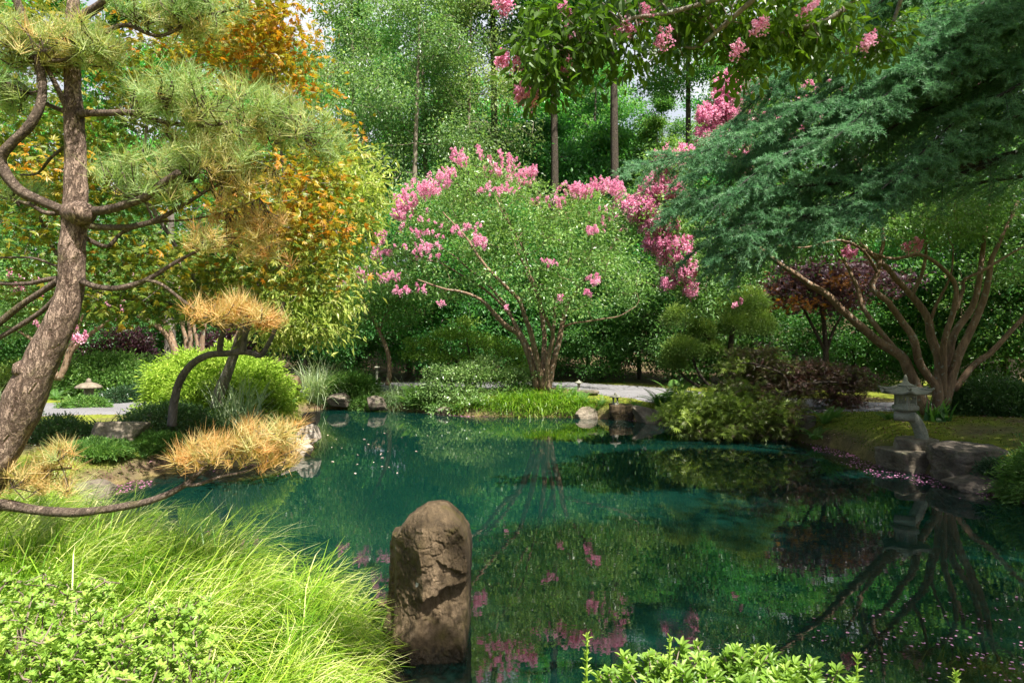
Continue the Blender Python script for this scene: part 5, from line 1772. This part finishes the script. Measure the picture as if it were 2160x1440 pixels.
mound('shrub', 'small dark creeper between the two dark boulders', 'shrub', P(2105, 1000, 9.2), .22, .2, .2, 'dark_shrub', 90, 24, .05, .05, .022, .5)
strap('aspidistra', 'broad green leaves at the foot of the big myrtle beside the lantern leg', grd(1975, 11.9), 34, .42, .085, 'broadleaf', .4, .10, v=.7, bend=.7)
for px, d, lb, L in [(1742, 13.6, 'fern clump on the right bank edge below the purple laceleaf', .55), (1720, 13.3, 'dark fern drooping to the water on the right bank', .5), (1765, 13.9, 'fern right of the drooping dark fern', .42), (1938, 12.9, 'fern behind the lantern beside the myrtle trunk', .4), (2130, 8.6, 'fern over the lower dark boulder', .4), (1876, 12.6, 'small fern left of the lantern post by the path', .36)]:
    fern('fern', grd(px, d), lb, L)


# ------------------------------------------------------------------ overhanging myrtle bough close to the camera
def overhang():
    base = np.array([4.6, 1.2, gz(4.6, 1.2)])
    t = thing('crape_myrtle', base, 'crape myrtle bough with big backlit leaves hanging in from the top edge', 'tree')
    d = 2.6
    D = lambda L: [P(x, y, d + e) for x, y, e in L]
    w = Wood()
    top = [P(2300, -420, 2.4), P(1950, -160, 2.5)]
    w.stem([base + np.array([0, 0, -.2]), base + np.array([-.1, .2, 1.2]), base + np.array([-.5, .7, 2.6]), top[0], top[1]] + D([(1750, -80, 0), (1600, -30, 0), (1500, 2, 0), (1400, 30, 0), (1330, 40, 0), (1260, 80, 0), (1200, 120, .05)]), [.11, .10, .08, .045, .022, .012, .010, .009, .008, .007, .005, .004], .005, 9, .12, 7)
    w.stem(D([(1600, -10, 0), (1520, 60, .1), (1470, 100, .15), (1430, 95, .2)]), .012, .004, 6)
    w.stem(D([(1950, -160, 0), (1850, -40, .2), (1750, 40, .25), (1650, 70, .3), (1560, 120, .3)]), .018, .005, 6)
    w.stem(D([(1950, -160, .3), (1900, 0, .5), (1880, 60, .55), (1870, 105, .55)]), .012, .004, 6)
    cl = []
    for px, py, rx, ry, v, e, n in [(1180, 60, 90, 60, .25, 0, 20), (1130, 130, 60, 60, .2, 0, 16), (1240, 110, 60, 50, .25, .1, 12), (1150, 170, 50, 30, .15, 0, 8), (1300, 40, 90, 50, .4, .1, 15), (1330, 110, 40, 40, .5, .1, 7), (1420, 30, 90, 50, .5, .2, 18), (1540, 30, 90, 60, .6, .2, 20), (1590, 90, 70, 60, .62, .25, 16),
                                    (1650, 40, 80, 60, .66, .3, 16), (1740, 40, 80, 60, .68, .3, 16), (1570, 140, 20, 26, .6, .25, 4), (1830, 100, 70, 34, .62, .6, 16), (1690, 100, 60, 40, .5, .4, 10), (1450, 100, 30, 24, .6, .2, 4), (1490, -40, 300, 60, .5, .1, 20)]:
        cl.append((pxclump(px, py, rx * .9, ry * .9, d + e, .22, n, 2.2), v))
    att = np.vstack([c[0] for c in cl])
    val = np.concatenate([np.clip(R.normal(c[1], .1, len(c[0])), 0, 1) for c in cl])
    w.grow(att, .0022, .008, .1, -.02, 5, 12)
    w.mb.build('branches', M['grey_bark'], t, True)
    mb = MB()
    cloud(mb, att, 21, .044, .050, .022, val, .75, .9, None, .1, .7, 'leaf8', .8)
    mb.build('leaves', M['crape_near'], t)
    bl = []
    for px, py, rx, ry, n in [(1068, 14, 14, 12, 8), (1195, 24, 16, 8, 6), (1058, 128, 10, 16, 8), (1090, 135, 8, 8, 3), (1110, 205, 18, 26, 16), (1190, 150, 14, 14, 6), (1310, 62, 22, 12, 8), (1400, 92, 10, 12, 5), (1200, 70, 10, 6, 3), (1600, 60, 16, 10, 5), (1825, 96, 10, 8, 5), (1705, 15, 10, 6, 3), (1360, 35, 10, 8, 3), (1555, 105, 12, 6, 3)]:
        bl.append(pxclump(px, py, rx, ry, d, .05, n, 3))
    mb = MB()
    panicles(mb, np.vstack(bl), .024, 46)
    mb.build('blossoms', M['pink'], t)


overhang()

# ------------------------------------------------------------------ left background: crape myrtles beyond the path
def bg_crape(label, d, stems_px, clumps, bl, base):
    D = lambda L: [P(x, y, d + (e[0] if e else 0)) for x, y, *e in L]
    cl = [(pxclump(px, py, rx, ry, d + e, .9, n, 2.3), v) for px, py, rx, ry, v, e, n in clumps]
    b = np.vstack([pxclump(px, py, rx, ry, d - .6, .4, n, 3) for px, py, rx, ry, n in bl])
    tree('crape_myrtle', label, 'tree', P(base[0], base[1], d), [(D(L), r0, r1) for L, r0, r1 in stems_px], cl, 'crape', 'crape_bark', 44, .24, .10, .05, 'leaf', .15, .6, b, .006, .03, .4, bl_size=.09)


bg_crape('crape myrtle with tan stems behind the golden cypress mound', 20.0,
         [([(372, 780), (368, 735), (350, 705), (320, 680), (280, 660), (240, 640)], .13, .03), ([(375, 780), (368, 730), (355, 695), (335, 665), (320, 640)], .10, .03), ([(395, 780), (393, 720), (386, 690), (380, 650)], .09, .03), ([(400, 780), (402, 715), (400, 680), (402, 640)], .09, .03), ([(420, 780), (416, 722), (410, 690), (414, 640)], .08, .02), ([(425, 780), (426, 722), (432, 690), (440, 640)], .10, .03), ([(492, 790), (495, 720), (508, 690), (520, 650)], .09, .02)],
         [(300, 600, 130, 60, .45, 0, 80), (450, 590, 120, 60, .45, .4, 70), (200, 640, 80, 40, .4, .3, 40), (380, 540, 140, 60, .5, .6, 60), (560, 620, 80, 60, .4, .8, 40)],
         [(330, 590, 140, 40, 14), (240, 650, 60, 24, 10), (490, 600, 60, 30, 6)], (400, 800))
bg_crape('crape myrtle with forked grey stems behind the pine trunk', 17.0,
         [([(125, 800), (140, 770), (152, 740), (180, 710), (210, 690), (235, 675)], .085, .03), ([(128, 800), (145, 745), (160, 700), (175, 660)], .08, .03), ([(120, 800), (80, 730), (40, 700), (10, 690)], .06, .02), ([(122, 800), (95, 720), (75, 670)], .06, .02)],
         [(60, 620, 100, 60, .45, 0, 60), (200, 630, 80, 40, .4, .3, 44), (30, 680, 60, 30, .4, .5, 30), (140, 580, 120, 50, .45, .4, 50), (240, 600, 60, 40, .4, 0, 30)],
         [(60, 600, 60, 30, 8), (110, 690, 60, 20, 8), (175, 712, 10, 6, 5), (230, 640, 40, 20, 6)], (125, 800))
mound('purple_shrub', 'dark purple-leaved shrub beyond the left path behind the weeping mound', 'shrub', grd(255, 22.5), 1.6, 1.0, 2.0, 'purple', 420, 26, .2, .14, .06, .35)
mound('purple_shrub', 'purple-leaved shrub between the tan stems behind the golden cypress', 'shrub', grd(480, 23.5), 1.5, 1.0, 2.1, 'purple', 420, 26, .2, .14, .06, .4)


def stump():
    b = grd(357, 23.0)
    t = thing('broken_trunk', b, 'short grey trunk standing behind the golden cypress mound', 'trunk')
    mb = MB()
    tube(mb, spline([b + np.array([0, 0, -.2]), b + np.array([.02, 0, .8]), b + np.array([.03, 0, 1.7]), b + np.array([.03, 0, 6.0])], 8), np.linspace(.27, .12, 25), 12, .12)
    mb.build('trunk', M['forest_bark'], t, True)


stump()
mound('shrub', 'light green conifer-like bush above the weeping mound by the left path', 'shrub', grd(330, 21.5), .8, .6, 1.1, 'shrub', 260, 26, .14, .1, .03, .5)

# ------------------------------------------------------------------ woodland behind: six kinds, copied as separate trees
def forest_tree(name, label, h, r, crown0, n, k, L, Wd, mat, bark, r0, rc=.5, droop=.3, flat=.6, vbase=.5, lean=0.0, twist=.35, taper=1.0, shell=2.2):
    t = thing(name, (0, 0, 0), label, 'tree', 'trees of the wood behind the pond')
    w = Wood()
    top = np.array([lean * h, 0, h * .97])
    w.stem([(0, 0, -.4), (lean * h * .2 + R.normal() * .1, R.normal() * .1, h * .3), (lean * h * .6 + R.normal() * .15, R.normal() * .15, h * .65), top], [r0, r0 * .75, r0 * .5, .03], .03, 9, .1, 10)
    pts, val = [], []
    nb = 16
    for q in range(nb):
        f = crown0 + (1 - crown0) * (q + .5) / nb
        rr = r * (math.sin(min(1.0, (f - crown0) / (1 - crown0) * .92 + .12) * math.pi) ** .55) * taper
        a = q * 2.4 + R.uniform(-.4, .4)
        c = np.array([lean * h * f + math.cos(a) * rr * .58, math.sin(a) * rr * .58, h * f])
        s = rr * R.uniform(.42, .62)
        m = max(6, int(n / nb))
        pts.append(in_ell(c, (s, s, s * .62), m, shell))
        val.append(np.clip(R.normal(vbase + R.normal() * .08, .1, m), 0, 1))
    pts = np.vstack(pts)
    val = np.concatenate(val)
    w.grow(pts[R.random(len(pts)) < .55], .012, .07, .7, .02, 4, int(len(w.N) * crown0))
    w.mb.build('trunk', M[bark], t, True)
    mb = MB()
    cloud(mb, pts, k, rc, L, Wd, val, droop, flat, nrm(pts - np.array([0, 0, h * .55])) * .4, .14)
    mb.build('crown', M[mat], t)
    return t


F1 = forest_tree('forest_tree', 'x', 17, 3.6, .26, 480, 70, .165, .092, 'forest', 'forest_bark', .24, .28, vbase=.5)
F2 = forest_tree('forest_tree', 'x', 15, 3.3, .20, 420, 70, .16, .09, 'forest', 'forest_bark', .20, .27, vbase=.6)
F3 = forest_tree('birch', 'x', 17, 3.0, .30, 480, 52, .14, .075, 'forest_pale', 'birch_bark', .15, .28, .8, .8, .55, .03)
F6 = forest_tree('forest_tree', 'x', 25, 3.4, .60, 420, 60, .18, .10, 'forest', 'dark_bark', .24, .36, vbase=.5)
F4 = forest_tree('understory_tree', 'x', 7.5, 2.5, .12, 520, 42, .14, .075, 'forest', 'forest_bark', .10, .34, .2, .35, .4)
F5 = forest_tree('understory_tree', 'x', 5.2, 2.1, .06, 460, 44, .12, .065, 'forest', 'dark_bark', .08, .28, .2, .4, .35)


def wood(src, px, d, label, sc=1.0, rz=0.0, first=False, zs=1.0):
    p = grd(px, d)
    o = src if first else dup(src)
    o.location = tuple(p)
    o.rotation_euler = (0, 0, rz)
    o.scale = (sc, sc, sc * zs)
    o['label'] = label
    return o


used = set()
TREES = [
    # tall trees with the trunks one can see
    (F6, 1297, 29, 'tall forest tree with thick dark trunk right of the central myrtle crest', 1.0, .4),
    (F6, 1162, 29.5, 'forest tree with straight dark trunk above the central myrtle dome', .95, 2.1),
    (F6, 1040, 31, 'forest tree with thin trunk behind the peak of the central myrtle', 1.0, 1.2),
    (F6, 1448, 30, 'slim forest tree standing against the sky gap left of the conifer', .8, 3.0),
    (F3, 862, 27, 'pale birch with leaning trunk left of the central myrtle dome', 1.0, .2),
    (F3, 905, 30, 'second birch close right of the leaning pale birch', 1.05, 2.6),
    (F3, 760, 31, 'airy pale birch above the sourwood', 1.05, 4.1),
    (F3, 655, 36, 'thin airy tree against the left sky gap', .9, 1.5),
    (F3, 985, 29, 'airy pale tree filling the top centre behind the pink crest', 1.0, 5.2),
    (F1, 560, 34, 'forest tree behind the orange maple top', 1.0, 1.0),
    (F2, 420, 30, 'forest tree behind the middle of the pine', 1.1, 2.0),
    (F1, 250, 32, 'forest tree behind the left pine pads', 1.0, 3.3),
    (F2, 90, 28, 'forest tree at the left edge behind the pine trunk', 1.1, 4.4),
    (F1, -120, 30, 'forest tree left of the picture edge', 1.0, 5.0),
    (F1, 1235, 42, 'distant forest tree between the two dark trunks', 1.1, 2.9),
    (F2, 1385, 34, 'mid green forest tree under the right sky gap', .78, .7),
    (F1, 1540, 40, 'distant forest tree behind the right pink crest', .82, 1.9),
    (F1, 1680, 30, 'forest tree behind the conifer boughs', 1.0, 2.7),
    (F2, 1820, 27, 'forest tree behind the big myrtle limbs', 1.1, .3),
    (F1, 1975, 29, 'forest tree with dark trunk right of the lantern roof', 1.0, 4.0),
    (F2, 2130, 25, 'forest tree at the right edge behind the hedge', 1.1, 5.5),
    (F1, 2350, 27, 'forest tree right of the picture edge', 1.0, .9),
    (F2, 1110, 44, 'far forest tree high behind the central peak', 1.15, 3.7),
    (F1, 820, 44, 'far forest tree behind the birches', 1.1, 1.4),
    (F2, 690, 47, 'far small forest tree below the left sky gap', .62, 2.2),
    (F1, 1330, 50, 'far forest tree below the right sky gap', .72, 5.9),
    (F2, 1620, 46, 'far forest tree high on the right slope', 1.0, 4.9),
    (F1, 760, 52, 'far tall forest tree behind the airy birch', 1.35, 1.0),
    (F2, 930, 54, 'far tall forest tree behind the two birches', 1.5, 2.0),
    (F1, 1190, 55, 'far tall forest tree behind the straight dark trunk', 1.5, 3.2),
    (F1, 1560, 54, 'far tall forest tree right of the right sky gap', 1.3, .2),
    (F2, 480, 48, 'far forest tree behind the left of the orange maple', 1.4, 4.2),
    (F2, 1000, 40, 'forest tree filling behind the left of the central dome', 1.0, .9),
    (F1, 1395, 41, 'forest tree below the right sky gap beside the slim trunk', .84, 2.6),
    (F2, 1490, 44, 'forest tree filling under the gap left of the right pink crest', .92, 5.1),
    (F1, 1260, 37, 'forest tree between the two dark trunks', .92, 4.4),
    (F2, 1120, 38, 'forest tree behind the straight dark trunk left side', 1.0, .2),
    (F4, 1150, 33, 'small forest tree behind the central dome top', 1.5, .9),
    (F4, 1280, 35, 'small forest tree at the foot of the thick dark trunk', 1.5, 2.9),
    (F4, 1000, 34, 'small forest tree left of the central peak', 1.5, 4.0),
    # understory
    (F4, 640, 24, 'dark understory tree right of the golden cypress', .9, .6),
    (F4, 735, 26, 'understory tree in shade behind the striped grass', 1.0, 1.7),
    (F5, 690, 25, 'dark shrubby tree behind the pointed tan boulder', .9, .2),
    (F4, 880, 25, 'dark understory tree behind the slender leaning tree', .95, 2.8),
    (F5, 960, 25, 'shrubby tree in shade behind the upper azalea', 1.1, 3.9),
    (F4, 1060, 26, 'understory tree seen through the central myrtle stems', .95, 5.0),
    (F5, 1140, 25.5, 'dark shrubby tree behind the central myrtle trunks', .95, 1.1),
    (F4, 1240, 28, 'bluish understory tree right of the central myrtle trunks', .95, 2.2),
    (F5, 1270, 24.5, 'shrubby tree behind the stone bench', .85, 4.3),
    (F4, 1350, 26, 'understory tree behind the far path bend', .95, 3.3),
    (F5, 1420, 23, 'blue-green shrubby tree left of the cloud juniper', 1.0, 5.4),
    (F4, 1490, 24, 'understory tree behind the cloud juniper', .95, .5),
    (F5, 1590, 22, 'dark shrubby tree between the juniper and the purple maple', .9, 2.5),
    (F4, 1660, 24, 'understory tree behind the purple maple', .9, 3.6),
    (F5, 1800, 21, 'dark shrubby tree across the right path', .75, 4.7),
    (F4, 1860, 24, 'understory tree seen between the leaning myrtle limbs', .9, 5.8),
    (F5, 1930, 20.5, 'dark shrubby tree behind the big lantern', .7, .8),
    (F4, 2020, 20, 'understory tree behind the dark azalea hedge', .95, 1.9),
    (F5, 2120, 18.5, 'shrubby tree at the right edge above the hedge', .9, 3.0),
    (F4, 2230, 18, 'understory tree beyond the right picture edge', 1.0, 4.1),
    (F4, 540, 27, 'understory tree behind the sourwood foliage', 1.0, 5.2),
    (F5, 420, 25, 'dark shrubby tree behind the tan myrtle stems', 1.0, .1),
    (F4, 300, 26, 'understory tree behind the purple shrub', .95, 1.3),
    (F5, 180, 23, 'dark shrubby tree behind the green weeping mound', .9, 2.4),
    (F4, 60, 22, 'understory tree left of the pine trunk', .9, 3.5),
    (F5, -40, 19, 'shrubby tree at the left picture edge', .9, 4.6),
]
for src, px, d, lb, sc, rz in TREES:
    first = id(src) not in used
    used.add(id(src))
    wood(src, px, d, lb, sc, rz, first)

# unseen trees added out of frame at right to shade the pond's right half
for x, y, s, rz, lb in [(9.4, 2.6, 1.0, .5, 'forest tree added for shade right of the camera outside the picture'), (11.6, 6.8, .95, 2.0, 'forest tree added for shade on the near right bank outside the picture'), (13.4, 11.2, 1.0, 3.1, 'forest tree added for shade behind the conifer outside the picture'), (8.0, -1.4, 1.1, 4.1, 'unseen forest tree added for shade on the near bank behind the camera to the right'), (14.8, 3.6, 1.1, 5.1, 'forest tree added for shade farther right of the camera outside the picture'), (12.0, -1.0, 1.0, 1.1, 'unseen forest tree added for shade behind the camera farthest to the right')]:
    o = dup(F2 if rz in (.5, 2.0) else F3, (x, y, gz(x, y)), rz, s, lb)

# ------------------------------------------------------------------ petals on the water
def petals():
    n = 60000
    x = R.uniform(-6, 7.2, n)
    y = R.uniform(2.6, 20.4, n)
    sd = sdist(x, y)
    z = fbm(np.stack([x * 1.3, y * 1.3, 0 * x + 5], 1), 3)
    wide = .16 + .5 * bump2(x, y, 5.9, 11.9, .9) + .5 * bump2(x, y, 5.9, 9.6, .8) + .25 * bump2(x, y, -5.2, 9.7, .6)
    ok = (sd < -.015) & (sd > -wide * np.clip((z - .36) * 5, .0, 1.6))
    ok &= (y > 8.2) & ((x > -2.5) | (y < 11.5))
    x, y = x[ok][:2600], y[ok][:2600]
    n = len(x)
    mb = MB()
    a = R.uniform(0, 6.28, n)
    d = np.stack([np.cos(a), np.sin(a), R.normal(0, .12, n)], 1)
    leaves(mb, np.stack([x, y, np.full(n, .006)], 1), d, np.tile([0, 0, 1.0], (n, 1)) + R.normal(size=(n, 3)) * .15, R.uniform(.02, .05, n), .026, np.clip(R.normal(.25, .2, n), 0, 1), .1)
    o = mb.build('fallen_petals', M['petal'])
    tag(o, 'drifts of fallen pink petals along the waterline', 'petals', kind='stuff')


petals()


def floating():
    """single blossoms floating: one modelled, the rest copied"""
    def make():
        mb = MB()
        for k in range(6):
            a = k * 1.047 + R.uniform(-.2, .2)
            d = np.array([[math.cos(a), math.sin(a), .25]])
            leaves(mb, np.array([[0, 0, .004]]), d, np.array([[0, 0, 1.0]]), R.uniform(.013, .022), .017, np.array([R.uniform(.3, .8)]), .15, .1)
        return mb.build('floating_blossom', M['petal'])
    o = make()
    g = 'blossoms floating in the near right shallows'
    tag(o, 'small pink crape myrtle blossom floating in the near right shallows', 'blossom', g)
    spots = []
    while len(spots) < 130:
        px, py = R.uniform(1640, 2160), R.uniform(1258, 1440)
        cl_ = vnoise(np.array([[px / 60, py / 22, 3.3]]))[0]
        if R.random() < (.2 + .8 * np.clip((px - 1640) / 400 * (py - 1230) / 150, 0, 1)) * np.clip((cl_ - .25) * 2.2, .04, 1):
            spots.append((px, py))
    for i, (px, py) in enumerate(spots):
        d = CAMH * F / (py - 720)
        c = o if i == 0 else dup(o)
        c.location = ((px - 1080) / F * d, d, .004)
        c.rotation_euler = (R.normal(0, .12), R.normal(0, .12), R.uniform(0, 6))
        s = R.uniform(.4, .9)
        c.scale = (s, s, s)
    leaf = MB()
    leaves8(leaf, np.zeros((1, 3)), np.array([[1.0, 0, 0]]), np.array([[0, 0, 1.0]]), .055, .03, np.array([1.0]), .08, .1)
    lf = leaf.build('floating_leaf', M['petal'])
    g2 = 'yellowed leaves floating on the open water'
    tag(lf, 'yellow-brown fallen leaf floating on the open teal water', 'leaf', g2)
    for i in range(26):
        px, py = R.uniform(660, 900), R.uniform(905, 1000)
        d = CAMH * F / (py - 720)
        c = lf if i == 0 else dup(lf)
        c.location = ((px - 1080) / F * d, d, .006)
        c.rotation_euler = (0, 0, R.uniform(0, 6))
        s = R.uniform(.5, 1.2)
        c.scale = (s, s, s)


floating()


# ------------------------------------------------------------------ leaf litter and low moss growth on the banks
def litter():
    n = 60000
    x = R.uniform(-10, 10, n)
    y = R.uniform(7.5, 24, n)
    h, sd, _ = gh(x, y, True)
    z = fbm(np.stack([x * .9, y * .9, 0 * x + 2], 1), 3)
    ok = (sd > .02) & (sd < 5) & (R.random(n) < np.clip((z - .3) * 3, .1, 1))
    x, y, h = x[ok][:16000], y[ok][:16000], h[ok][:16000]
    n = len(x)
    mb = MB()
    d = np.stack([R.normal(size=n), R.normal(size=n), R.normal(0, .25, n)], 1)
    leaves(mb, np.stack([x, y, h + .012], 1), d, np.tile([0, 0, 1.0], (n, 1)) + R.normal(size=(n, 3)) * .3, R.uniform(.03, .07, n), R.uniform(.015, .03, n), R.uniform(0, 1, n), .15)
    tag(mb.build('leaf_litter', M['litter']), 'dry brown and pink leaf litter scattered over the banks', 'leaf litter', kind='stuff')
    n = 160000
    x = R.uniform(-8, 9.5, n)
    y = R.uniform(8, 22, n)
    h, sd, _ = gh(x, y, True)
    z = fbm(np.stack([x * .8, y * .8, 0 * x + 4], 1), 4)
    wr = bump2(x, y, 6.9, 12.3, 1.5)
    ok = (sd > .05) & (sd < 2.2) & (R.random(n) < np.clip((z - .40) * 5 + 1.2 * wr - .1, 0, 1))
    x, y, h = x[ok][:60000], y[ok][:60000], h[ok][:60000]
    n = len(x)
    mb = MB()
    blades(mb, np.stack([x, y, h - .005], 1), R.uniform(0, 6.28, n), np.abs(R.normal(.5, .3, n)), R.uniform(.025, .06, n), R.uniform(.008, .016, n), np.clip(R.normal(.35, .25, n), 0, 1), 2, 1.0)
    tag(mb.build('moss', M['moss']), 'low green moss and grass over the pond banks', 'moss', kind='stuff')


litter()


def pond_weed():
    n = 5000
    x = R.uniform(1.2, 4.2, n)
    y = R.uniform(3.3, 5.6, n)
    h, sd, dep = gh(x, y, True)
    ok = (sd < -.15) & (dep < .42)
    x, y, h = x[ok], y[ok], h[ok]
    n = len(x)
    mb = MB()
    blades(mb, np.stack([x, y, h - .01], 1), R.normal(.3, .9, n), np.abs(R.normal(1.0, .25, n)), R.uniform(.12, .30, n), R.uniform(.006, .012, n), np.clip(R.normal(.5, .25, n), 0, 1), 4, .5)
    tag(mb.build('pond_weed', M['weed']), 'brownish water weed under the surface of the near right shallows', 'water weed', kind='stuff')


pond_weed()
